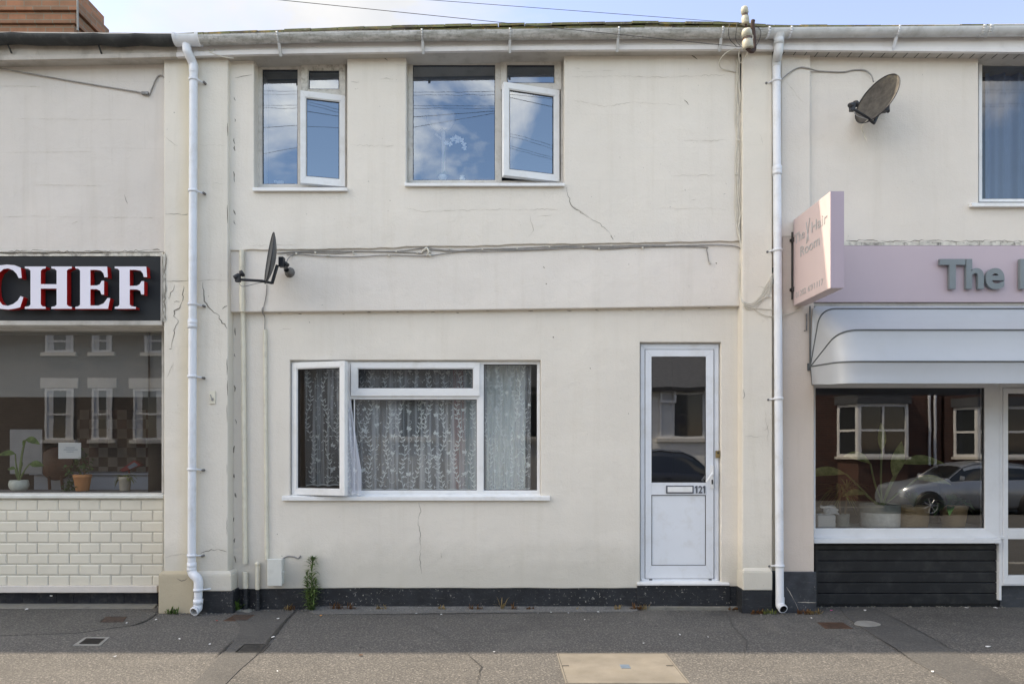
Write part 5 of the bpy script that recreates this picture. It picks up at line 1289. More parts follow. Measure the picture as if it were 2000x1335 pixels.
# ================================================================== SATELLITE DISHES
def dish(label, C_, az, el, w, h, wall_pt, m, rim='lnb_black'):
    n = V((-math.cos(az) * math.cos(el), -math.sin(az) * math.cos(el), math.sin(el))).normalized()
    rt = n.cross(V((0, 0, 1))).normalized(); up = rt.cross(n).normalized()
    if up.z < 0: up = -up
    t = thing('satellite_dish', label, 'satellite dish', wall_pt)
    C_ = V(C_); mb = MB(); rings = 8; seg = 36; vs = []
    for off in (0, -.006):
        for i in range(rings + 1):
            q = i / rings
            for k in range(seg):
                a = 2 * math.pi * k / seg
                vs.append(C_ + rt * math.cos(a) * q * w / 2 + up * math.sin(a) * q * h / 2 + n * (.045 * q * q - .045 + off))
    fs = []; N = (rings + 1) * seg
    for s_ in (0, N):
        for i in range(rings):
            for k in range(seg): fs.append((s_ + i * seg + k, s_ + i * seg + (k + 1) % seg, s_ + (i + 1) * seg + (k + 1) % seg, s_ + (i + 1) * seg + k))
    for k in range(seg): fs.append((rings * seg + k, rings * seg + (k + 1) % seg, N + rings * seg + (k + 1) % seg, N + rings * seg + k))
    mb.add(vs, fs, 0, True); mb.build('reflector', m, t, recalc=True)
    mb = MB(); rim_pts = [C_ + rt * math.cos(2 * math.pi * k / 36) * w / 2 + up * math.sin(2 * math.pi * k / 36) * h / 2 for k in range(37)]
    mb.tube(rim_pts, .004, 6, cap=False); mb.build('rim', rim, t)
    # feed arm and LNB
    foot = C_ - up * h * .47; lnb = C_ + n * .21 - up * h * .46
    mb = MB(); mb.tube([foot - n * .05, foot + n * .03, lnb - up * .035], .011, 8); mb.tube([C_ - n * .07 - up * h * .1, foot - n * .05, foot], .014, 6); mb.build('feed_arm', 'lnb_black', t)
    mb = MB(); ax = (C_ - lnb).normalized(); mb.lathe(lnb - ax * .045, [(.001, 0), (.019, 0), (.020, .045), (.014, .05), (.016, .06), (.027, .062), (.027, .085), (.001, .088)], 14, axis=tuple(ax))
    mb.box(lnb.x - .028, lnb.x + .012, lnb.y - .018, lnb.y + .018, lnb.z - .055, lnb.z + .0); mb.build('lnb', 'lnb_black', t, bevel=.003)
    mb = MB(); mb.tube(spline([lnb - V((0, 0, .05)), lnb - V((-.03, 0, .09)), foot - V((0, 0, .02)) + n * .05, foot - n * .02], 5), .0035, 6); mb.build('lead', 'cable_grey', t)
    # bracket behind
    W = V(wall_pt); bk = C_ - n * .10
    mb = MB(); mb.tube([bk, bk - n * .05 - up * .02, V((W.x, (bk.y + W.y) / 2, W.z + .01)), V((W.x, W.y, W.z))], .016, 8)
    mb.box(bk.x - .02, bk.x + .02, bk.y - .03, bk.y + .03, bk.z - .05, bk.z + .03); mb.build('mount', 'lnb_black', t, bevel=.003)
    mb = MB(); mb.lathe((W.x, W.y - .10, W.z), [(.022, 0), (.024, .03), (.018, .07), (.045, .098), (.045, .10)], 12, axis=(0, 1, 0)); mb.build('wall_mount', 'metal_dull', t)
    return t
dish('dark grey satellite dish seen edge-on at the left end of the band', P(526, 504, -.36), rad(24), rad(8), .40, .42, P(566, 532, YB), 'dish_grey')
dish('brown weathered satellite dish with lichen above the pink sign', P(1713, 193, -.30), rad(24), rad(24), .40, .44, P(1722, 212, YRU), 'dish_old')
cable('dish_lead', 'thin grey lead hooking from the dark dish mount up to the band cables', [[P(560, 520, YB - .05), P(561, 508, YB - .03), P(568, 500, YB - .01), P(577, 496, YB - .008)]], .0042)
cable('dangling_cable', 'loose pale cable end dangling below the lichened dish', [[P(1728, 232, -.25), P(1705, 231, -.3), P(1692, 237, -.3), P(1683, 250, -.25), P(1688, 262, -.2), P(1692, 274, -.2)]], .0045, 'cable_white')

# ================================================================== CURTAINS AND THINGS BEHIND GLASS
def pleat(x, amp, f, ph=0): return amp * (math.sin(x * f + ph) + .4 * math.sin(x * f * 2.3 + ph * 2 + 1))
def curtain(name, label, x0, x1, z0, z1, y, amp, f, m, nx=60, nz=8, sway=0.):
    mb = MB(); vs = []
    for j in range(nz + 1):
        for i in range(nx + 1):
            x = x0 + (x1 - x0) * i / nx; z = z0 + (z1 - z0) * j / nz; q = 1 - j / nz
            vs.append((x + sway * q * q, y + pleat(x, amp, f, q * .5), z))
    mb.add(vs, [(j * (nx + 1) + i, j * (nx + 1) + i + 1, (j + 1) * (nx + 1) + i + 1, (j + 1) * (nx + 1) + i) for j in range(nz) for i in range(nx)], 0, True)
    return tag(mb.build(name, m, recalc=False), label, 'curtain')
curtain('curtain', 'blue grey curtain hanging in pleats in the right upstairs window', X(1922, .2), X(2180, .2), Z(400, .2), Z(118, .2), .20, .028, 42, 'curtain_blue', 120, 6)
curtain('curtain', 'thin white curtain edge at the left of the smaller upstairs window', X(512, .2), X(521, .2), Z(372, .2), Z(150, .2), .20, .006, 60, 'curtain_white', 12, 5)
# lace curtains: sheer cloth plus embroidered vines, leaves and butterflies
def lace(label, x0, x1, z0, z1, y, amp, f, seed, surf=None, cloth='lace', motif=True, scal=True):
    rnd = random.Random(seed)
    if surf is None:
        def surf(x, z):
            q = (z1 - z) / (z1 - z0)
            return V((x + .018 * q * math.sin(x * 3.1 + seed), y + pleat(x, amp, f, q * .7 + seed) * (.6 + .4 * q), z))
    mb = MB(); nx = max(10, int((x1 - x0) / .012)); nz = 16
    g = [[surf(x0 + (x1 - x0) * i / nx, z0 + (z1 - z0) * j / nz + (.010 * abs(math.sin((x0 + (x1 - x0) * i / nx) * 30)) if (j == 0 and scal) else 0)) for i in range(nx + 1)] for j in range(nz + 1)]
    mb.add([v for row in g for v in row], [(j * (nx + 1) + i, j * (nx + 1) + i + 1, (j + 1) * (nx + 1) + i + 1, (j + 1) * (nx + 1) + i) for j in range(nz) for i in range(nx)], 0, True)
    def pt(x, z): return surf(min(max(x, x0 + .004), x1 - .004), min(max(z, z0 + .01), z1 - .004)) + V((0, -.003, 0))
    def mleaf(cx, cz, a, L_, w):
        pts = []
        for t, s in ((0, 0), (.3, 1), (.65, .8), (1, 0), (.65, -.8), (.3, -1)):
            dx, dz = math.cos(a) * L_ * t - math.sin(a) * w * s * .5, math.sin(a) * L_ * t + math.cos(a) * w * s * .5
            pts.append(pt(cx + dx, cz + dz))
        mb.add(pts, [tuple(range(6))], 1)
    def curve(pp, w): mb.strip([pt(*p) for p in pp], w, mi=1, taper=False)
    def butterfly(cx, cz, a, s):
        for da, L_, w in ((.6, 1, .75), (2.5, 1, .75), (-.35, .75, .6), (3.5, .75, .6)): mleaf(cx, cz, a + da, s * L_, s * w)
    if motif:
        x = x0 + .05; col_i = 0
        while x < x1:
            ph = rnd.uniform(0, 6); z = z0 + .02; prev = []
            while z < z1 - .02:
                xx = x + .022 * math.sin(z * 14 + ph) + .018 * math.sin(z * 5.3 + ph * 2); prev.append((xx, z))
                if len(prev) % 2 == 0:
                    s = 1 if (len(prev) // 2) % 2 else -1
                    mleaf(xx, z, math.pi / 2 - s * rnd.uniform(.4, 1.0), rnd.uniform(.030, .045), .011)
                    if rnd.random() < .85: mleaf(xx, z - .006, math.pi / 2 + s * rnd.uniform(.5, 1.2), rnd.uniform(.026, .042), .010)
                    if rnd.random() < .55: mleaf(xx + s * .03, z + .01, rnd.uniform(0, 6.28), rnd.uniform(.018, .03), .008)
                z += .020
            curve(prev, .0030)
            zz = z0 + rnd.uniform(.05, .15)
            while zz < z1 - .08:
                sx = x + .062; r_ = rnd.uniform(.018, .030); a0 = rnd.uniform(0, 6)
                curve([(sx + r_ * (1 - k * .06) * math.cos(a0 + k * .5), zz + r_ * (1 - k * .06) * math.sin(a0 + k * .5)) for k in range(9)], .0028)
                if rnd.random() < .6: butterfly(sx - .005, zz + .09, rnd.uniform(-.5, .5), rnd.uniform(.022, .030))
                for k in range(3): mleaf(sx + rnd.uniform(-.02, .02), zz + .06 + k * .02, rnd.uniform(.6, 2.4), .026, .007)
                zz += rnd.uniform(.15, .21)
            x += rnd.uniform(.095, .15)
    # hem
    hem = [pt(x0 + (x1 - x0) * i / nx, z0 + .012 + .008 * abs(math.sin((x0 + (x1 - x0) * i / nx) * 30))) for i in range(nx + 1)]
    mb.strip(hem, .010, mi=1, taper=False)
    return tag(mb.build('lace_curtain', [cloth, 'lace_motif'], recalc=False), label, 'curtain', 'lace curtains in the ground floor window')
yc_ = .16
lace('lace curtain with leaf pattern behind the open left sash', X(594, yc_), X(676, yc_), Z(950, yc_), Z(716, yc_), yc_, .010, 26, 1)
lace('wide lace curtain with vines and butterflies behind the central panes', X(690, yc_), X(938, yc_), Z(959, yc_), Z(714, yc_), yc_, .014, 24, 2)
lace('pale pleated lace curtain behind the right-hand pane', X(944, yc_), X(1038, yc_), Z(957, yc_), Z(712, yc_), yc_, .016, 52, 3)
zlo, zhi = Z(968, -.03), Z(716, -.03)
def blow(x, z):
    q = (zhi - z) / (zhi - zlo); u = (x - X(668, 0)) / (X(706, 0) - X(668, 0))
    wq = .42 + .58 * min(1, max(0, (q - .25) / .55)) ** 1.2
    yy = .12 - (.155 * min(1, q * 1.7)) + .012 * math.sin(u * 19 + q * 2)
    return V((X(671, yy) + u * (X(706, yy) - X(671, yy)) * wq, yy, z))
lace('white end of lace curtain blown out through the open sash gap', X(668, 0), X(706, 0), zlo, zhi, 0, .01, 30, 4, surf=blow, cloth='lace_dense')
# coloured drapes and objects behind the lace
for nm, lab, x0, x1, m in (('curtain', 'pale grey green drape hanging behind the lace at the right pane', 950, 1026, 'curtain_pale'), ('curtain', 'faded red drape hanging behind the lace near the central mullion', 884, 912, 'curtain_red'), ('curtain', 'dull teal drape hanging just left of the ground floor mullion', 908, 940, 'curtain_teal')):
    curtain(nm, lab, X(x0, .32), X(x1, .32), Z(965, .32), Z(705, .32), .32 + (.04 if m == 'curtain_red' else 0), .016, 48, m, 40, 5)
# uplighter lamp upstairs
yk = .50; lp = thing('floor_lamp', 'grey floor lamp with two cup shades behind the large upstairs window', 'lamp', (X(866, yk), yk, Z(425, yk)))
mb = MB(); mb.lathe(P(866, 425, yk), [(.001, 0), (.13, 0), (.13, .015), (.02, .03)], 20); mb.build('base', 'lamp_pole', lp)
mb = MB(); mb.tube([P(866, 423, yk), P(866, 258, yk)], .018, 10); mb.tube([P(866, 275, yk), P(851, 262, yk + .05)], .01, 8); mb.build('pole', 'lamp_pole', lp)
for px, y2, s_ in ((853, yk + .08, .095), (872, yk, .085)):
    mb = MB(); mb.lathe(P(px, 254, y2), [(.02, 0), (s_ * .55, .03), (s_ * .9, .09), (s_, .15), (s_ - .006, .15), (s_ * .85, .09), (.01, .02)], 24); mb.build('lamp_shade', 'shade_grey', lp)
# orchid on the sill
yk = .22; oc = P(865, 352, yk); orc = thing('orchid', 'white orchid in a small bowl on the upstairs window sill', 'orchid', (oc.x, yk, oc.z))
mb = MB(); mb.lathe(oc, [(.02, 0), (.035, .015), (.04, .03), (.032, .045), (.025, .04)], 18); mb.build('pot', 'pot_white', orc)
mb = MB(); stem = spline([P(864, 345, yk), P(866, 325, yk), P(868, 300, yk), P(872, 285, yk), P(882, 277, yk), P(895, 275, yk), P(905, 280, yk)], 5); mb.tube(stem, .005, 6); mb.build('stem', 'stem_green', orc)
mb = MB()
for (px, py) in ((872, 280), (884, 273), (890, 269), (896, 271), (902, 275), (906, 281), (907, 289), (879, 282), (893, 277)):
    c = P(px, py, yk - .01)
    for k in range(5): a = k * 1.256 + R.random(); mb.leaf(c, (math.cos(a), -.3, math.sin(a)), .026, .020, .0, up=(0, -1, .1), n=3)
mb.build('flower', 'petal', orc)
mb = MB()
for k in range(5): a = k * 1.3; mb.leaf(oc + V((0, 0, .05)), (math.cos(a), math.sin(a) * .4, .5), .10, .035, .5, n=5)
mb.build('leaf', 'leaf_dark', orc)
mb = MB(); c = P(903, 352, yk); mb.lathe(c, [(.02, 0), (.026, .015), (.018, .03), (.024, .038)], 12); tag(mb.build('trinket', 'pot_white'), 'tiny white ornament beside the orchid on the sill', 'ornament')
mb = MB(); mb.box(X(490, .2), X(690, .2), .10, .285, Z(368, .1), Z(366, .1)); mb.box(X(790, .2), X(1110, .2), .10, .285, Z(359, .1), Z(357, .1)); mb.build('inner_sill', 'upvc', house)
mb = MB(); mb.pbox(541, 353, 553, 359, .12, .14); mb.pbox(535, 352, 540, 356, .13, .15); tag(mb.build('card', 'paper', bevel=.002), 'small white card on the smaller upstairs window sill', 'card')

# potted plants in the shop windows
def pot(t, c, rt, rb, h, m, band=None):
    mb = MB(); th = .008
    if band:
        mb.lathe(c, [(.001, 0), (rb * .94, 0), (rb, .012), (rb + (rt - rb) * band, h * band)], 28, mi=0)
        mb.lathe(c, [(rb + (rt - rb) * band + .001, h * band), (rt, h), (rt - th, h), (rt - th, h * .88)], 28, mi=1); ms = [m, 'pot_grey']
    else:
        mb.lathe(c, [(.001, 0), (rb * .94, 0), (rb, .01), (rb + (rt - rb) * .8, h * .8), (rt, h * .82), (rt * 1.02, h), (rt - th, h), (rt - th, h * .88)], 28); ms = [m]
    mb.build('pot', ms, t)
    mb = MB(); mb.lathe(c, [(rt - th, h * .88), (.001, h * .9)], 20); mb.build('soil', 'soil', t)
yk = .36; zs = 1.006
# 1 white bowl with broad leaves
c = V((X(37, yk), yk, zs)); t = thing('potted_plant', 'broad leaved plant in a white bowl in the left shop window', 'plant', c, 'plants in the left shop window')
mb = MB(); mb.lathe(c, [(.001, 0), (.055, 0), (.078, .03), (.083, .06), (.078, .09), (.070, .10), (.062, .10), (.06, .085), (.001, .085)], 24); mb.build('pot', 'pot_white', t)
mb = MB()
for (bx, by, dx, dz, L_, w, dr2) in ((50, 858, 1, .1, .17, .07, .35), (30, 886, -1, .25, .15, .06, .3), (58, 905, 1, .0, .16, .07, .12), (45, 872, .3, .5, .13, .05, .3), (30, 915, -.8, .3, .07, .04, .4), (42, 912, .3, 1, .06, .03, 0)):
    st_ = P(bx, by, yk); mb.tube(spline([c + V((0, 0, .09)), c.lerp(st_, .6) + V((0, -.01, .04)), st_], 4), [.008] * 4 + [.006] * 5, 6, mi=1)
    mb.leaf(st_, (dx, -.25, dz), L_, w * 1.0, dr2, n=6, up=(0, -.8, .5))
mb.build('foliage', ['leaf_green', 'stem_green'], t)
# 2 terracotta
c = V((X(161, yk), yk, zs)); t = thing('potted_plant', 'small bushy plant in a terracotta pot in the left shop window', 'plant', c, 'plants in the left shop window')
pot(t, c, .078, .056, .152, 'terracotta')
mb = MB(); mb.tube([c + V((.02, 0, .12)), c + V((.02, 0, .27))], .008, 6, mi=1)
for k in range(210):
    g_ = R.choice([(0.01, 0, .25, .05), (-.09, .02, .17, .055), (-.07, 0, .05, .05), (-.13, .02, .02, .03)])
    p = c + V((g_[0] + R.gauss(0, g_[3]), g_[1] + R.gauss(0, .03), g_[2] + R.gauss(0, g_[3]))); mb.leaf(p, (R.uniform(-1, 1), R.uniform(-1, .4), R.uniform(-.4, 1)), .048, .028, .3, n=3)
mb.build('foliage', ['leaf_dark', 'stem_brown'], t)
# 3 beige pot
c = V((X(244, yk), yk, zs)); t = thing('potted_plant', 'straggly plant in a beige pot in the left shop window', 'plant', c, 'plants in the left shop window')
pot(t, c, .054, .044, .130, 'pot_beige')
mb = MB()
for k in range(34):
    a = R.uniform(0, 6.28); mb.leaf(c + V((0, 0, .12)), (math.cos(a), math.sin(a) * .5, R.uniform(.3, 1.0)), R.uniform(.10, .19), .016, R.uniform(.5, 1.1), n=6)
mb.build('foliage', 'leaf_olive', t)
# salon plants
yk = .215; zs = .690; m6 = (D + yk) / F
c = V((X(1718, yk + .05), yk + .045, zs)); t = thing('potted_plant', 'tall big leaved plant in a white and grey tub in the salon window', 'plant', c, 'plants in the salon window')
pot(t, c, .168, .163, .205, 'pot_stone', .64)
mb = MB()
for (px, py, dx, dz, L_, w, dr2) in ((1652, 925, -1, .25, .55, .15, .30), (1700, 905, -.7, .5, .42, .15, .35), (1745, 930, .15, 1, .38, .17, .0), (1762, 905, .9, .3, .46, .16, .30), (1722, 880, -.1, 1, .30, .12, .0), (1790, 935, 1, .15, .36, .12, .3), (1690, 965, -.9, .35, .30, .10, .4)):
    st_ = P(px, py, yk + .04); mid = c.lerp(st_, .55) + V((0, 0, .08)); mb.tube(spline([c + V((R.uniform(-.03, .03), 0, .19)), mid, st_], 5), .0085, 6, mi=1); mb.leaf(st_, (dx, -.15, dz), L_ * .85, w * .68, dr2, n=8, up=(0, -.8, .6))
mb.build('foliage', ['leaf_olive', 'stem_green'], t)
c = V((X(1785, yk), yk, zs)); t = thing('potted_plant', 'plant in a round woven basket, middle of the salon window', 'plant', c, 'plants in the salon window')
pot(t, c, .128, .112, .195, 'wicker')
mb = MB()
for k in range(14):
    a = R.uniform(0, 6.28); mb.leaf(c + V((0, 0, .18)), (math.cos(a), math.sin(a) * .4, R.uniform(.8, 1.6)), R.uniform(.2, .36), .05, R.uniform(.3, .6), n=6)
mb.build('foliage', 'leaf_dark', t)
c = V((X(1862, yk), yk, zs)); t = thing('potted_plant', 'leafy plant in a tapered wicker basket, right of the salon window', 'plant', c, 'plants in the salon window')
pot(t, c, .118, .090, .205, 'wicker')
mb = MB()
for k in range(34):
    a = R.uniform(0, 6.28); p = c + V((math.cos(a) * .06, math.sin(a) * .03, .19)); mb.leaf(p, (math.cos(a), math.sin(a) * .5 - .2, R.uniform(.1, 1.2)), R.uniform(.10, .24), R.uniform(.05, .08), R.uniform(.2, .9), n=5)
mb.build('foliage', 'leaf_dark', t)
c = V((X(1646, yk + .05), yk + .05, zs)); t = thing('potted_plant', 'spiky thin leaved plant in a dark grey pot, left of the salon window', 'plant', c, 'plants in the salon window')
pot(t, c, .058, .052, .115, 'pot_grey')
mb = MB(); 
for sx in (-.02, .022): mb.tube([c + V((sx, 0, .1)), c + V((sx * 1.8, 0, .33))], .008, 6, mi=1)
for k in range(70):
    a = R.uniform(0, 6.28); sx = R.choice((-.036, .04)); mb.leaf(c + V((sx, 0, R.uniform(.28, .36))), (math.cos(a), math.sin(a) * .6, R.uniform(-.1, 1.0)), R.uniform(.16, .30), .011, R.uniform(.25, 1.0), n=6)
mb.build('foliage', ['leaf_olive', 'stem_brown'], t)
c = V((X(1607, yk), yk - .04, zs)); t = thing('towel_basket', 'white basket of crumpled towels at the left of the salon window', 'basket', c)
mb = MB(); mb.box(c.x - .09, c.x + .07, c.y - .07, c.y + .10, zs, zs + .12); mb.build('basket', 'paper', t, bevel=.012)
mb = MB()
for k in range(5):
    p = c + V((R.uniform(-.05, .06), R.uniform(-.04, .04), .125 + .018 * k)); q = [p + V((.06 * math.cos(a) * R.uniform(.8, 1.2), .05 * math.sin(a), .012 * math.sin(a * 3))) for a in [i * .6283 for i in range(10)]]
    mb.slab(q, .016)
mb.build('towel', 'curtain_white', t, bevel=.004)

# ================================================================== GROUND
def struct(name, mb, m, **k): o = mb.build(name, m, **k); o['kind'] = 'structure'; return o
mb = MB(); mb.box(-60, 60, -2.35, .35, -.30, 0.0); struct('pavement', mb, 'asphalt')
mb = MB(); x = -30.0
while x < 30: mb.box(x + .003, x + .912, -2.50, -2.353, -.32, .002); x += .915
struct('kerb', mb, 'kerbstone', bevel=.012)
mb = MB(); mb.sheet([(-60, -2.4, -.12), (60, -2.4, -.12), (60, -15.2, -.50), (-60, -15.2, -.50)]); struct('road', mb, 'road_asphalt', recalc=False)
mb = MB(); mb.box(-60, 60, -17.75, -15.2, -.8, -.38); struct('pavement', mb, 'asphalt_mid')
mb = MB(); mb.box(-30, 30, -15.2, -15.05, -.8, -.378); struct('kerb', mb, 'kerbstone')
mb = MB(); mb.sheet([(-400, -400, -.85), (400, -400, -.85), (400, 400, -.85), (-400, 400, -.85)]); struct('ground', mb, 'asphalt_mid', recalc=False)
def patch(name, pts, h, m, label=None):
    mb = MB(); mb.slab([G(px, py, h) for px, py in pts], h - .0005 + .003); return struct(name, mb, m)
patch('pavement_patch', [(1640, 1186), (1712, 1187), (1800, 1232), (1850, 1262), (1905, 1290), (1990, 1336), (2010, 1352), (1905, 1352), (1860, 1332), (1790, 1293), (1755, 1268), (1700, 1235), (1655, 1205)], .004, 'asphalt_smooth')
patch('pavement_patch', [(575, 1193), (562, 1205), (556, 1214), (530, 1245), (505, 1275), (470, 1305), (425, 1350), (360, 1350), (395, 1315), (430, 1280), (460, 1250), (470, 1222), (455, 1205), (460, 1192)], .004, 'asphalt_smooth')
patch('pavement_patch', [(-200, 1186), (305, 1186), (308, 1197), (290, 1210), (262, 1219), (150, 1235), (0, 1240), (-200, 1242)], .004, 'asphalt_mid')
patch('pavement_patch', [(600, 1190), (1243, 1190), (1235, 1193), (1100, 1194.5), (960, 1195), (800, 1197), (680, 1198), (615, 1198)], .005, 'asphalt_fillet')
def seam(pts, w=.02, m='bitumen'):
    mb = MB(); q = []
    for a, b in zip(pts, pts[1:]):
        A, B = G(*a, .006), G(*b, .006); n = max(2, int((B - A).length / .04))
        for i in range(n): q.append(A.lerp(B, i / n) + V((R.uniform(-.007, .007), R.uniform(-.007, .007), 0)))
    q.append(G(*pts[-1], .006)); mb.strip(q, w, (0, 0, 1)); return mb
mb = MB()
for s_ in (([(577, 1192), (562, 1206), (548, 1222), (530, 1245), (500, 1278)], .026), ([(308, 1192), (298, 1203), (285, 1211), (262, 1219), (230, 1224)], .020), ([(620, 1198.5), (800, 1197.5), (960, 1195.5), (1100, 1195), (1230, 1194)], .012),
           ([(905, 1260), (915, 1278), (940, 1300), (930, 1340)], .006), ([(1420, 1196), (1432, 1222), (1460, 1250), (1452, 1290)], .005), ([(760, 1225), (830, 1221), (905, 1260)], .005),
           ([(458, 1248), (440, 1265), (420, 1282)], .014), ([(1700, 1236), (1752, 1267), (1790, 1294)], .008), ([(1712, 1188), (1800, 1233), (1905, 1291)], .008)):
    q = seam(*s_); mb.add(q.v, q.f)
struct('tar_seam', mb, 'bitumen', recalc=False)
def cover(label, quad, m, mf=None, name='manhole_cover', rim=.03, pattern=True, group=None, cat='cover', keys=False):
    ps = [G(px, py, .004) for px, py in quad]; cen = sum(ps, V()) / 4
    t = thing(name, label, cat, (cen.x, cen.y, 0), group)
    fo = ps; fi = [p + (cen - p).normalized() * rim for p in ps]
    mb = MB()
    for i in range(4):
        j = (i + 1) % 4; q = [fo[i], fo[j], fi[j], fi[i]]; mb.hexa([p for p in q] + [p - V((0, 0, .02)) for p in q])
    mb.build('frame', mf or m, t, bevel=.001)
    fi2 = [p + (cen - p).normalized() * (rim + .006) - V((0, 0, .001)) for p in ps]
    mb = MB(); mb.slab(fi2, .02)
    if pattern:
        u = fi2[1] - fi2[0]; w = fi2[3] - fi2[0]; nu, nw = 12, 8
        for i in range(nu):
            for j in range(nw):
                p = fi2[0] + u * ((i + .5) / nu) + w * ((j + .5) / nw); s = .006; mb.box(p.x - s * 1.6, p.x + s * 1.6, p.y - s, p.y + s, p.z - .0005, p.z + .0022)
    if keys:
        u = fi2[1] - fi2[0]; w = fi2[3] - fi2[0]
        for a, b in ((.03, .55), (.97, .55)):
            p = fi2[0] + u * a + w * b; mb.box(p.x - .025, p.x + .02, p.y - .01, p.y + .01, p.z - .0005, p.z + .0015, 1)
        p = fi2[0] + u * .56 + w * .52; mb.box(p.x - .03, p.x + .03, p.y - .04, p.y + .04, p.z - .0005, p.z + .002, 2)
    mb.build('lid', [m, 'iron_dark', 'steel_blue'], t)
    return t
cover('large beige concrete access cover set in the pavement below the door', [(1105, 1333), (1348, 1333), (1301, 1274), (1087, 1274)], 'concrete', 'concrete', 'access_cover', .012, False, keys=True)
gg = 'small covers set in the pavement'
cover('dark iron manhole cover in the pavement below the weed', [(458, 1273), (512, 1273), (529, 1256.5), (478, 1256.5)], 'iron_dark', 'iron_dark', group=gg, rim=.02)
cover('iron cover with a pale square surround, left of the pavement', [(142, 1259), (196, 1259), (215, 1243), (166, 1243)], 'iron_dark', 'concrete_pale', group=gg, rim=.04)
cover('rusty iron cover just right of the pale-framed cover', [(193, 1215), (240, 1215), (249, 1203), (206, 1203)], 'iron_rust', 'iron_rust', 'stop_tap_cover', .012, group=gg)
cover('rusty cover near the foot of the wall pipes', [(436, 1211), (482, 1211), (496, 1199), (458, 1199)], 'iron_rust', 'iron_rust', 'stop_tap_cover', .012, group=gg)
cover('rusty red iron cover in front of the right drainpipe', [(1612, 1226), (1666, 1226), (1645, 1214), (1596, 1214)], 'iron_rust', 'iron_rust', 'stop_tap_cover', .010, group=gg)
mb = MB(); cc_ = [(1693 + 25 * math.cos(a) * (1 + .1 * math.sin(3 * a)) + 6 * math.sin(a), 1216.5 + 5.8 * math.sin(a)) for a in [i * .35 for i in range(18)]]
mb.slab([G(px, py, .0075) for px, py in cc_], .004); tag(mb.build('filler_patch', 'concrete_pale', bevel=.001), 'pale oval blob of cement on the pavement beside the rusty red cover', 'patch')

# litter
lit = [(722, 1188, 14, 'paper', 'long white paper strip on the pavement by the plinth'), (305, 1209, 6, 'paper', None), (247, 1216, 5, 'paper', None), (410, 1257, 7, 'paper', None), (225, 1281, 8, 'paper', None),
       (543, 1207, 6, 'paper', None), (533, 1243, 7, 'paper', None), (424, 1211, 6, 'paper_red', 'small red scrap of litter near the wall pipes'), (627, 1201, 6, 'paper_orange', 'small orange scrap beside the weed'), (813, 1197, 6, 'paper', None),
       (862, 1199, 5, 'paper', None), (1013, 1189, 4, 'paper', None), (985, 1182, 5, 'paper', None), (1051, 1196, 4, 'paper', None), (1076, 1195, 4, 'paper', None), (1110, 1196, 4, 'paper', None), (1168, 1194, 6, 'paper', None), (1179, 1189, 4, 'paper', None),
       (1142, 1209, 3, 'paper', None), (965, 1272, 6, 'paper', None), (1257, 1255, 5, 'paper', None), (1328, 1238, 4, 'paper', None), (1383, 1243, 4, 'paper', None), (1624, 1191, 6, 'paper_pink', 'bright pink scrap at the foot of the salon wall'), (1690, 1191, 7, 'paper', None),
       (1888, 1186, 7, 'paper', 'white crumpled scrap under the black panelled salon wall'), (1944, 1186, 9, 'paper', None), (1930, 1262, 13, 'paper', 'flat white scrap alone on the right of the pavement'), (1821, 1310, 7, 'paper', None), (52, 1189, 8, 'paper', None), (100, 1162, 9, 'paper', 'pale flake stuck on the black tiled plinth'),
       (1585, 1206, 5, 'paper', None), (1275, 1185, 4, 'paper', None), (1338, 1187, 4, 'paper', None), (705, 1278, 9, 'iron_rust', 'reddish brown scrap on the pavement below the window'), (542, 1310, 5, 'paper', None), (350, 1247, 5, 'paper', None)]
for (px, py, sz, m, lab) in lit:
    mb = MB(); on_wall = py < 1170
    c = G(px, py, .009) if not on_wall else P(px, py, .146)
    s = sz * (D + min(c.y, 0)) / F * .40; ph = R.uniform(0, 6); k_ = R.randint(5, 8); q = []
    for i in range(k_):
        a = ph + 6.2832 * i / k_; rr = R.uniform(.6, 1.2)
        if on_wall: q.append(c + V((math.cos(a) * s * rr, -.001 * i, math.sin(a) * s * .3 * rr)))
        else: q.append(c + V((math.cos(a) * s * rr, math.sin(a) * s * rr * (1.2 if sz < 12 else .5), R.uniform(0, .006))))
    mb.slab(q, .003)
    o = mb.build('paper_scrap' if m != 'paper_orange' else 'dry_leaf', m)
    tag(o, lab or 'small white scrap of litter on the grey pavement', 'litter', 'scraps of litter on the pavement')

# weeds
def tuft(label, base, n, hgt, spread, m, name='dry_grass', w=.009, lean=0, cat='weed', group='dry grass tufts along the wall foot'):
    mb = MB(); b = V(base)
    for k in range(n):
        a = R.uniform(0, 6.28); p = b + V((R.uniform(-spread, spread), R.uniform(-.012, .008), 0))
        mb.leaf(p, (math.cos(a) * .7 + lean, -abs(math.sin(a)) * .4, R.uniform(.7, 2.2)), R.uniform(.5, 1) * hgt, w, R.uniform(.1, .6), n=5)
    return tag(mb.build(name, m), label, cat, group)
mb = MB(); t = thing('weed', 'tall green weed with narrow leaves growing at the foot of the wall', 'weed', G(603, 1196, 0))
b = G(603, 1196, 0); b.y = -.05
stems = [spline([b, b + V((.004, 0, .2)), b + V((.012, -.01, .42)), b + V((.02, 0, .44))], 6), spline([b + V((-.015, 0, 0)), b + V((-.03, 0, .15)), b + V((-.03, -.01, .33))], 6), spline([b + V((.012, 0, 0)), b + V((.03, -.01, .14)), b + V((.045, -.01, .26))], 6)]
for s_ in stems: mb.tube(s_, [.006 - .004 * i / (len(s_) - 1) for i in range(len(s_))], 6)
mb.build('stem', 'stem_green', t)
mb = MB()
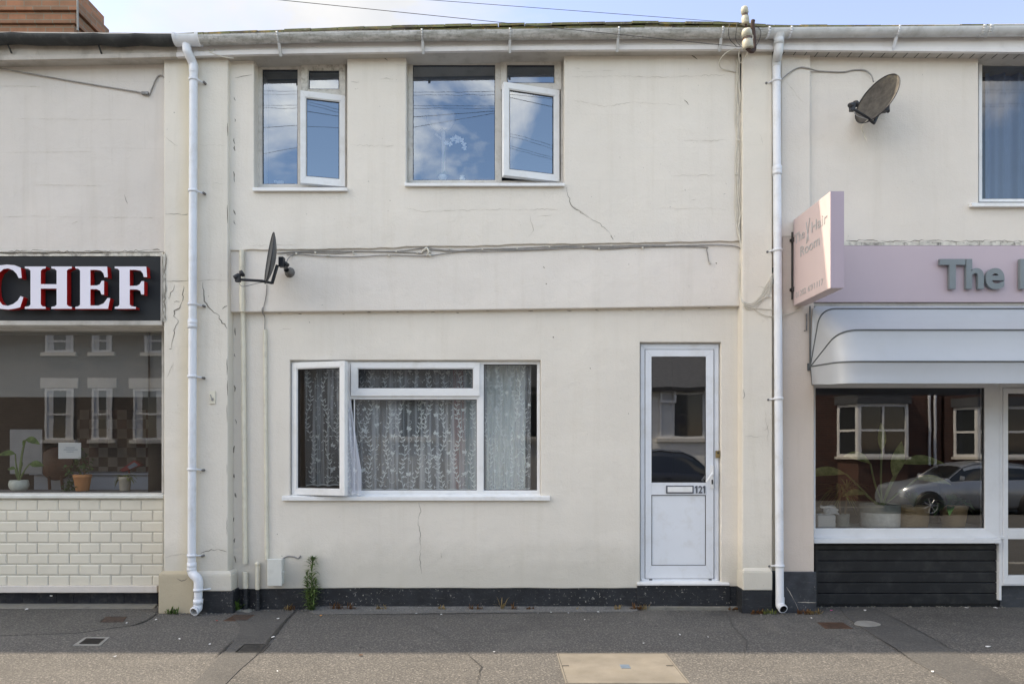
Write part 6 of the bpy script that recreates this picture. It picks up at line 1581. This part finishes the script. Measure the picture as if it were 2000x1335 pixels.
for si, s_ in enumerate(stems):
    N = (120, 80, 60)[si]
    for k in range(N):
        f = (k + .5) / N; i = min(len(s_) - 2, int(f * (len(s_) - 1))); p = s_[i].lerp(s_[i + 1], f * (len(s_) - 1) - i)
        a = k * 2.4 + R.uniform(-.4, .4); L_ = (.045 + .045 * math.sin(math.pi * min(1, f * 1.1))) * R.uniform(.9, 1.5)
        mb.leaf(p, (math.cos(a), math.sin(a) * .8, .9 if f < .85 else 1.6), L_, .015, R.uniform(.25, .7), n=5)
mb.build('foliage', 'leaf_weed', t)
tuft('low green weed at the foot of the tan pilaster base', (X(338, -.17), -.18, 0), 34, .10, .05, 'leaf_weed', 'weed', .014, group='small green weeds')
tuft('small green weed climbing the corner by the wall pipe', (X(461, -.05), -.05, .0), 26, .17, .02, 'leaf_green', 'weed', .022, group='small green weeds')
tuft('little green weed under the wall pipe sleeve', (X(458, -.05), -.07, .0), 16, .08, .05, 'leaf_green', 'weed', .018, group='small green weeds')
for (px, lab, n, h_, m, sp) in ((865, 'dry straw tuft under the left part of the wall crack', 16, .05, 'leaf_dry', .04), (930, 'orange brown dry tuft on the plinth foot', 18, .06, 'leaf_brown', .05), (980, 'pale upright dry stalk against the black plinth', 9, .13, 'leaf_dry', .012), (1003, 'small reddish dry tuft right of the upright stalk', 10, .07, 'leaf_brown', .02), (1036, 'low rusty dry tuft along the middle of the plinth', 14, .05, 'leaf_brown', .03),
                         (1130, 'single wisp of dry grass on the fillet', 5, .04, 'leaf_dry', .02), (1205, 'straw coloured tuft left of the doorstep', 16, .05, 'leaf_dry', .03), (1242, 'dark clump of dead grass at the corner of the doorstep', 30, .06, 'leaf_brown', .045), (1256, 'pale dry wisps beside the doorstep corner', 12, .07, 'leaf_dry', .03),
                         (660, 'rusty dry grass right of the tall weed', 22, .07, 'leaf_brown', .06), (688, 'thin brown dry grass beneath the left window end', 16, .07, 'leaf_brown', .05), (745, 'pale dry grass stalks below the ground floor window', 14, .06, 'leaf_dry', .05), (573, 'brown dry leaves left of the tall weed', 16, .05, 'leaf_brown', .03), (565, 'pale dry wisps by the meter box foot', 10, .07, 'leaf_dry', .03),
                         (1432, 'dead leaves heaped right of the doorstep', 26, .035, 'leaf_brown', .05)):
    tuft(lab, (X(px, .0), -.03, 0), int(n * 1.5), h_ * 1.6, sp, m)
for (px, lab, m) in ((1478, 'rusty dead weeds at the foot of the right pilaster', 'leaf_brown'), (1500, 'green and brown weeds left of the right drainpipe foot', 'leaf_olive'), (1568, 'orange dead weeds right of the right drainpipe foot', 'leaf_brown'), (1588, 'thin dry weeds at the corner of the grey plinth', 'leaf_dry')):
    tuft(lab, (X(px, -.15), -.18, 0), 50, .075, .06, m)
mb = MB(); b = P(480, 1188, -.05); 
for k in range(5): mb.lathe(b + V((R.uniform(-.05, .04), R.uniform(-.05, .0), -.06)), [(.001, .06), (.03, .055), (.045, .03), (.05, 0)], 8)
tag(mb.build('mortar_lump', 'concrete_edge'), 'rough mortar lump round the foot of the wall pipe', 'mortar')
mb = MB()
for k in range(420):
    px = R.uniform(-20, 2020); back = .12 if (px < 305 or px > 1600) else (-.155 if 305 < px < 455 or 1450 < px < 1600 else -.01)
    p = V((X(px, 0), back - abs(R.gauss(0, .035)) - .005, .002)); s = R.uniform(.002, .007)
    mb.hexa([p + V((a * s, b_2 * s, c_ * s)) for a, b_2, c_ in ((-1, -1, 0), (1, -1.2, 0), (.8, -1, 1), (-.8, -.8, 1), (-1, 1, 0), (1.1, 1, 0), (.7, .8, .9), (-.7, .9, 1))])
o = mb.build('grit', 'concrete_edge'); o['kind'] = 'stuff'; o['label'] = 'loose grit and crumbs along the foot of the walls'; o['category'] = 'grit'

# ================================================================== ACROSS THE STREET (seen in the window reflections)
YO = -18.1
def oppx(px): return (px - CX) * (D - YO) / F
def oppz(py): return EYE + (CY - py) * (D - YO) / F
def opp_window(parent, px0, py0, px1, py1, lintel=True, sash=True, m='upvc'):
    x0, x1, z0, z1 = oppx(px0), oppx(px1), oppz(py1), oppz(py0); yf = YO + .01
    mb = MB(); B = Basis((0, yf, 0), n=(0, 1, 0)); mb.ring(B, x0, z0, x1, z1, (.07,) * 4, .03, -.05)
    if sash: zm = (z0 + z1) / 2; mb.box(x0 + .07, x1 - .07, yf - .03, yf + .028, zm - .03, zm + .03)
    w = mb.build('window', m, parent)
    pm = MB(); pm.sheet([(x0 + .05, yf, z0 + .05), (x1 - .05, yf, z0 + .05), (x1 - .05, yf, z1 - .05), (x0 + .05, yf, z1 - .05)]); pm.build('pane', 'window_dark', w)
    mb = MB(); mb.box(x0 - .12, x1 + .12, yf - .02, yf + .09, z0 - .12, z0); mb.build('sill', 'stone_white', w)
    if lintel: mb = MB(); mb.box(x0 - .15, x1 + .15, yf - .02, yf + .03, z1 + .02, z1 + .36); mb.build('lintel', 'stone_white', w)
    mb = MB(); mb.box(x0 + .07, x0 + .07 + (x1 - x0) * .22, yf - .02, yf + .004, z0 + .07, z1 - .07); mb.box(x1 - .07 - (x1 - x0) * .2, x1 - .07, yf - .02, yf + .004, z0 + .07, z1 - .07); mb.build('curtain_edge', 'curtain_white', w)
def opp_house(name, label, x0, x1, zt, ridge, mw, mr='slate'):
    h = thing(name, label, 'house', ((x0 + x1) / 2, YO - 4, -.5)); mb = MB()
    mb.box(x0, x1, YO - 8, YO, -.85, zt); mb.build('wall', mw, h)
    mb = MB(); e = .25; ym = YO - 4
    mb.prism([(YO + e, zt - .05), (ym, ridge), (YO - 8 - e, zt - .05)], x0, x1)
    mb.v = [V((v.y, v.x, v.z)) for v in mb.v]; mb.build('roof', mr, h)
    mb = MB(); mb.box(x0, x1, YO + e - .02, YO + e + .08, zt - .12, zt); mb.build('gutter', 'cable_dark', h)
    return h
g1 = [(-27.5, -21.6), (-21.6, -16.4), (-16.4, -12.6), (-12.6, -6.2)]
labs = ['brown brick terraced house across the street, farthest left', 'brown brick house across the street, second from the left', 'brown brick house with white lintels reflected in the left shop', 'brown brick house across the street beside the white bungalow']
oh = [opp_house('terraced_house', l, a, b, 5.9, 7.9, 'brick_brown') for (a, b), l in zip(g1, labs)]
for k, dx in ((2, 0), (1, -290), (0, -590), (3, 330)):
    for a in ((75, 640, 131, 685), (75, 757, 131, 858)): opp_window(oh[k], a[0] + dx, a[1], a[2] + dx, a[3])
    for a in ((168, 640, 208, 685), (168, 757, 208, 858)): opp_window(oh[k], a[0] + dx, a[1], a[2] + dx, a[3])
for a in ((272, 640, 318, 685), (250, 757, 312, 858)): opp_window(oh[3], *a)
bung = opp_house('bungalow', 'white rendered bungalow across the street reflected in the glazed door', -6.1, 8.6, oppz(757), 5.6, 'render_white')
for a in ((1290, 765, 1400, 856), (1010, 765, 1100, 856), (760, 775, 850, 856), (650, 775, 700, 856)): opp_window(bung, *a, lintel=False, sash=False)
mb = MB(); c = V((oppx(1302), YO + .16, oppz(765))); mb.ring(Basis((oppx(1290), YO + .16, oppz(785)), n=(0, 1, .3)), 0, 0, .5, .42, (.06,) * 4, 0, -.04); mb.build('vent_window', 'upvc', bung)
redh = [opp_house('terraced_house', l, a, b, 5.9, 8.0, 'brick_red') for l, a, b in (('red brick house across the street with a white bay window', 8.7, 14.6), ('red brick bay fronted house across the street, farthest right', 14.7, 22.5))]
def bay(parent, px0, px1, py0, py1, z0=-.5):
    x0, x1, zb1, zt1 = oppx(px0), oppx(px1), oppz(py1), oppz(py0); dp = .7; s_ = .35
    pts = [(x0, YO), (x0 + s_, YO + dp), (x1 - s_, YO + dp), (x1, YO)]
    def wall_seg(mb, z0_, z1_, mi=0, off=0):
        for (a, b) in zip(pts, pts[1:]): mb.sheet([(a[0], a[1] + off, z0_), (b[0], b[1] + off, z0_), (b[0], b[1] + off, z1_), (a[0], a[1] + off, z1_)], mi)
    mb = MB(); wall_seg(mb, z0, zb1); b0 = mb.build('bay_wall', 'brick_red', parent)
    mb = MB()
    for (a, b) in zip(pts, pts[1:]):
        A, Bq = V((a[0], a[1], zb1)), V((b[0], b[1], zb1)); u = Bq - A; n = V((-u.y, u.x, 0)).normalized(); n = n if n.y > 0 else -n
        Bb = Basis(A, u, n); L_ = u.length; mb.ring(Bb, 0, 0, L_, zt1 - zb1, (.09,) * 4, .02, -.05)
        k = 1
        mb.hexa([Bb.p(.05, (zt1 - zb1) * .5 - .035, .015), Bb.p(L_ - .05, (zt1 - zb1) * .5 - .035, .015), Bb.p(L_ - .05, (zt1 - zb1) * .5 + .035, .015), Bb.p(.05, (zt1 - zb1) * .5 + .035, .015),
                 Bb.p(.05, (zt1 - zb1) * .5 - .035, -.03), Bb.p(L_ - .05, (zt1 - zb1) * .5 - .035, -.03), Bb.p(L_ - .05, (zt1 - zb1) * .5 + .035, -.03), Bb.p(.05, (zt1 - zb1) * .5 + .035, -.03)])
        if L_ > 1.2: 
            c0 = L_ / 2; mb.hexa([Bb.p(c0 - .03, .05, .017), Bb.p(c0 + .03, .05, .017), Bb.p(c0 + .03, zt1 - zb1 - .05, .017), Bb.p(c0 - .03, zt1 - zb1 - .05, .017), Bb.p(c0 - .03, .05, -.03), Bb.p(c0 + .03, .05, -.03), Bb.p(c0 + .03, zt1 - zb1 - .05, -.03), Bb.p(c0 - .03, zt1 - zb1 - .05, -.03)])
    w = mb.build('bay_window', 'upvc', parent)
    mb = MB(); wall_seg(mb, zb1 + .05, zt1 - .05, 0, -.03); mb.build('pane', 'window_dark', w)
    mb = MB(); q = [(x0 - .1, YO), (x0 + s_ - .07, YO + dp + .1), (x1 - s_ + .07, YO + dp + .1), (x1 + .1, YO)]
    mb.slab([V((a, b, zt1 + .30)) for a, b in q], .30); mb.build('bay_roof', 'slate', w)
    mb = MB(); mb.slab([V((a, b, zb1 + .0)) for a, b in q], .08); mb.build('sill', 'stone_white', w)
bay(redh[0], 1640, 1776, 790, 891); bay(redh[1], 1868, 2010, 795, 892); bay(redh[1], 2080, 2200, 795, 892)
for a in ((1660, 600, 1740, 690), (1890, 600, 1970, 690)): opp_window(redh[0 if a[0] < 1800 else 1], *a)
for px in (1818, 1829):
    mb = MB(); mb.tube([(oppx(px), YO + .08, oppz(908)), (oppx(px - 2), YO + .08, 5.8)], .045, 8); mb.build('downpipe', 'pipe_white', redh[0] if px == 1818 else redh[1])

def car(label, x0, yc_, zg, length, mbody, flip=False, hs=1.0):
    """simple but shaped hatchback; nose at x0 pointing to -x"""
    t = thing('parked_car', label, 'car', (x0 + length / 2, yc_, zg), 'cars parked across the street')
    S = [  # s along length 0..1: bottom z, waist z, roof z, half width, roof half width
        (0.00, .30, .58, .64, .64, .58), (.03, .22, .72, .78, .78, .68), (.10, .20, .82, .87, .84, .74), (.18, .20, .86, .90, .87, .76), (.27, .20, .93, .985, .88, .76), (.30, .20, .95, 1.03, .885, .74),
        (.40, .20, .97, 1.34, .89, .62), (.47, .20, .98, 1.43, .89, .60), (.60, .20, .99, 1.47, .89, .60), (.75, .20, 1.0, 1.43, .885, .60), (.86, .20, 1.0, 1.33, .87, .60), (.93, .22, .99, 1.16, .84, .66), (.985, .26, .92, .97, .78, .68), (1.0, .34, .80, .84, .70, .60)]
    mb = MB(); rows = []
    for (s_, zb, zw, zr, hw, hr) in S:
        x = x0 + s_ * length; pr = [(hw * .90, zb), (hw, zb + .12), (hw * 1.0, (zb + zw) / 2 + .05), (hw * .985, zw - .06), (hw * .95, zw), (hr + (hw * .95 - hr) * .35, zw + (zr - zw) * .72), (hr, zr - .02 * (zr > 1.1)), (hr * .6, zr + .012), (0, zr + .02)]
        rows.append([V((x, yc_ + a, zg + b)) for a, b in pr] + [V((x, yc_ - a, zg + b)) for a, b in reversed(pr[:-1])])
    n = len(rows[0])
    for i in range(len(rows) - 1):
        for k in range(n - 1):
            cab = .27 <= S[i][0] < .95; gl = (k in (4, 11)) and .40 <= S[i][0] < .86
            ws = (k in (5, 6, 7, 8, 9, 10)) and (.30 <= S[i][0] < .40 or .86 <= S[i][0] < .93)
            mb.add([rows[i][k], rows[i][k + 1], rows[i + 1][k + 1], rows[i + 1][k]], [(0, 1, 2, 3)], 1 if (gl or ws or (k in (4, 11) and .30 <= S[i][0] < .4)) else 0, True)
        mb.add([rows[i][0], rows[i][-1], rows[i + 1][-1], rows[i + 1][0]], [(0, 1, 2, 3)], 2)
    mb.add(rows[0], [tuple(range(n))], 0); mb.add(rows[-1], [tuple(range(n))], 0)
    mb.build('body', [mbody, 'car_glass', 'black_plastic'], t, merge=True)
    for sx in (.165, .80):
        for sy in (-1, 1):
            c = V((x0 + sx * length, yc_ + sy * .80, zg + .32)); mb = MB()
            mb.lathe(c, [(.385, -.02), (.385, .095), (.001, .095)], 24, axis=(0, sy, 0)); mb.build('wheel_arch', 'black_plastic', t)
            mb = MB(); mb.lathe(c, [(.20, -.05), (.29, -.05), (.325, -.02), (.325, .08), (.30, .105), (.21, .11)], 24, axis=(0, sy, 0)); w = mb.build('wheel', 'tyre', t)
            mb = MB(); mb.lathe(c, [(.21, .107), (.19, .09), (.17, .088)], 24, axis=(0, sy, 0)); mb.lathe(c, [(.001, .10), (.04, .10), (.04, .085)], 12, axis=(0, sy, 0))
            for k in range(7):
                a = k * 6.2832 / 7; mb.tube([c + V((0, sy * .095, 0)), c + V((math.cos(a) * .19, sy * .092, math.sin(a) * .19))], .018, 6)
            mb.build('rim', 'alloy', w)
    for sy in (-1, 1):
        mb = MB(); p = V((x0 + .05 * length, yc_ + sy * .70, zg + .64)); mb.hexa([p + V((a, b * sy, c_)) for a, b, c_ in ((-.10, .0, -.05), (.22, .13, -.02), (.30, .14, .08), (-.04, .02, .05), (-.02, -.1, -.05), (.22, -.02, -.02), (.30, 0, .08), (0, -.1, .05))])
        mb.build('headlight', 'headlight', t, bevel=.02)
        mb = MB(); p = V((x0 + .335 * length, yc_ + sy * .95, zg + 1.0)); mb.hexa([p + V((a, b * sy, c_)) for a, b, c_ in ((0, 0, 0), (.09, 0, 0), (.10, 0, .11), (.01, 0, .12), (.0, .14, 0), (.07, .14, 0), (.08, .14, .10), (.01, .13, .11))]); mb.build('mirror', mbody, t, bevel=.02)
        mb = MB(); p = V((x0 + .55 * length, yc_ + sy * .893, zg + .86)); mb.box(p.x, p.x + .16, p.y - .012, p.y + .012, p.z, p.z + .03); mb.build('door_handle', mbody, t, bevel=.006)
        mb = MB(); mb.tube([V((x0 + s_ * length, yc_ + sy * (hr + .01), zg + zr - .01)) for (s_, zb, zw, zr, hw, hr) in S if .30 <= s_ <= .87], .012, 6); mb.build('window_trim', 'alloy', t)
    t.scale = (-1 if flip else 1, 1, hs)
    return t
car('silver hatchback parked across the street, reflected in the salon window', 10.75, -14.2, -.50, 4.35, 'car_silver')
car('dark car parked across the street, reflected in the house door', 2.5, -14.2, -.50, 4.4, 'car_dark', True, 1.22)
# telegraph poles carrying the wires reflected upstairs
for xx, lab in ((-19, 'wooden telegraph pole across the street to the left'), (21, 'wooden telegraph pole across the street to the right')):
    t = thing('telegraph_pole', lab, 'pole', (xx, -15.6, -.4), 'telegraph poles across the street')
    mb = MB(); mb.tube([(xx, -15.6, -.6), (xx, -15.6, 12.6)], [.15, .10], 12); mb.build('pole', 'pole_wood', t)
    mb = MB(); mb.box(xx - .05, xx + .05, -16.2, -15.0, 11.9, 12.0); mb.box(xx - .05, xx + .05, -16.2, -15.0, 12.25, 12.35); mb.build('crossarm', 'pole_wood', t)
for k, py in enumerate((178, 184, 205, 210)):
    yy = -15.2 - .2 * k; zz_ = EYE + (CY - py) * (D - yy) / F; a, b = V((-19, yy, zz_ + .15)), V((21, yy, zz_ + .15)); mb = MB(); mb.tube(sagline(a, b, .12), .0045, 5)
    tag(mb.build('street_wire', 'cable_dark'), 'dark wire between the telegraph poles across the street', 'wire', 'wires between the telegraph poles')

# ================================================================== LIGHT, SKY, CAMERA
sun_dir = V((-.5455, .1773, .819)).normalized()
el = math.asin(sun_dir.z); az = math.atan2(sun_dir.x, sun_dir.y)
w = bpy.data.worlds.new('World'); bpy.context.scene.world = w; w.use_nodes = True
nt = w.node_tree; nt.nodes.clear()
out = nt.nodes.new('ShaderNodeOutputWorld'); bg = nt.nodes.new('ShaderNodeBackground')
sky = nt.nodes.new('ShaderNodeTexSky'); sky.sky_type = 'NISHITA'; sky.sun_disc = False; sky.sun_elevation = el; sky.sun_rotation = az % (2 * math.pi)
sky.air_density = 1.0; sky.dust_density = .2; sky.ozone_density = 3.0
tc = nt.nodes.new('ShaderNodeTexCoord'); mp = nt.nodes.new('ShaderNodeMapping'); mp.inputs['Scale'].default_value = (1, 1, 1.9); mp.inputs['Location'].default_value = (5.3, 2.2, 1.1)
nz = nt.nodes.new('ShaderNodeTexNoise'); nz.inputs['Scale'].default_value = 2.3; nz.inputs['Detail'].default_value = 9; nz.inputs['Roughness'].default_value = .58; nz.inputs['Distortion'].default_value = .35
mr = nt.nodes.new('ShaderNodeMapRange'); mr.inputs['From Min'].default_value = .46; mr.inputs['From Max'].default_value = .64
mx_ = nt.nodes.new('ShaderNodeMix'); mx_.data_type = 'RGBA'; mx_.inputs[7].default_value = (8.6, 8.5, 8.4, 1)
L_ = nt.links.new
L_(tc.outputs['Generated'], mp.inputs[0]); L_(mp.outputs[0], nz.inputs['Vector']); sx = nt.nodes.new('ShaderNodeVectorMath'); sx.operation = 'DOT_PRODUCT'; sx.inputs[1].default_value = (-.14, .045, -.02); L_(tc.outputs['Generated'], sx.inputs[0])
ad = nt.nodes.new('ShaderNodeMath'); ad.operation = 'ADD'; L_(nz.outputs['Fac'], ad.inputs[0]); L_(sx.outputs['Value'], ad.inputs[1]); L_(ad.outputs[0], mr.inputs['Value'])
skm = nt.nodes.new('ShaderNodeMix'); skm.data_type = 'RGBA'; skm.blend_type = 'MULTIPLY'; skm.inputs[7].default_value = (.84, .74, .82, 1); L_(sky.outputs[0], skm.inputs[6])
L_(mr.outputs[0], mx_.inputs[0]); L_(skm.outputs[2], mx_.inputs[6]); sy = nt.nodes.new('ShaderNodeSeparateXYZ'); L_(tc.outputs['Generated'], sy.inputs[0])
mr2 = nt.nodes.new('ShaderNodeMapRange'); mr2.interpolation_type = 'SMOOTHSTEP'; mr2.inputs['From Min'].default_value = .25; mr2.inputs['From Max'].default_value = .75; L_(sy.outputs[1], mr2.inputs['Value'])
nz2 = nt.nodes.new('ShaderNodeTexNoise'); nz2.inputs['Scale'].default_value = 7; nz2.inputs['Detail'].default_value = 7; L_(mp.outputs[0], nz2.inputs['Vector'])
L_(mr2.outputs[0], skm.inputs[0])
cmx = nt.nodes.new('ShaderNodeMix'); cmx.data_type = 'RGBA'; cmx.inputs[6].default_value = (1.25, 1.55, 2.15, 1); cmx.inputs[7].default_value = (2.1, 2.35, 2.85, 1); L_(nz2.outputs['Fac'], cmx.inputs[0])
cm2 = nt.nodes.new('ShaderNodeMix'); cm2.data_type = 'RGBA'; cm2.inputs[6].default_value = (9.2, 9.1, 9.0, 1); L_(mr2.outputs[0], cm2.inputs[0]); L_(cmx.outputs[2], cm2.inputs[7])
L_(cm2.outputs[2], mx_.inputs[7])
L_(mx_.outputs[2], bg.inputs[0]); L_(bg.outputs[0], out.inputs[0])
bg.inputs[1].default_value = .15
sd = bpy.data.lights.new('sun', 'SUN'); sd.energy = 2.0; sd.angle = rad(.9); sd.color = (1, .97, .93)
so = bpy.data.objects.new('sun', sd); col.objects.link(so); so.rotation_euler = (-sun_dir).to_track_quat('-Z', 'Y').to_euler()
cd = bpy.data.cameras.new('camera'); cd.sensor_width = 36; cd.lens = 36 * F / 2000; cd.shift_x = .0075; cd.shift_y = (CY - 667.5) / 2000
cd.clip_start = .05; cd.clip_end = 2000
co = bpy.data.objects.new('camera', cd); col.objects.link(co); co.location = (0, -D, EYE); co.rotation_euler = (rad(90), 0, 0)
sc = bpy.context.scene; sc.camera = co
sc.view_settings.view_transform = 'Standard'; sc.view_settings.look = 'None'; sc.view_settings.exposure = 1.68; sc.view_settings.gamma = 1
sc.view_settings.use_white_balance = True; sc.view_settings.white_balance_temperature = 8600; sc.view_settings.white_balance_tint = 10
sc.cycles.max_bounces = 10; sc.cycles.transparent_max_bounces = 16; sc.cycles.diffuse_bounces = 4
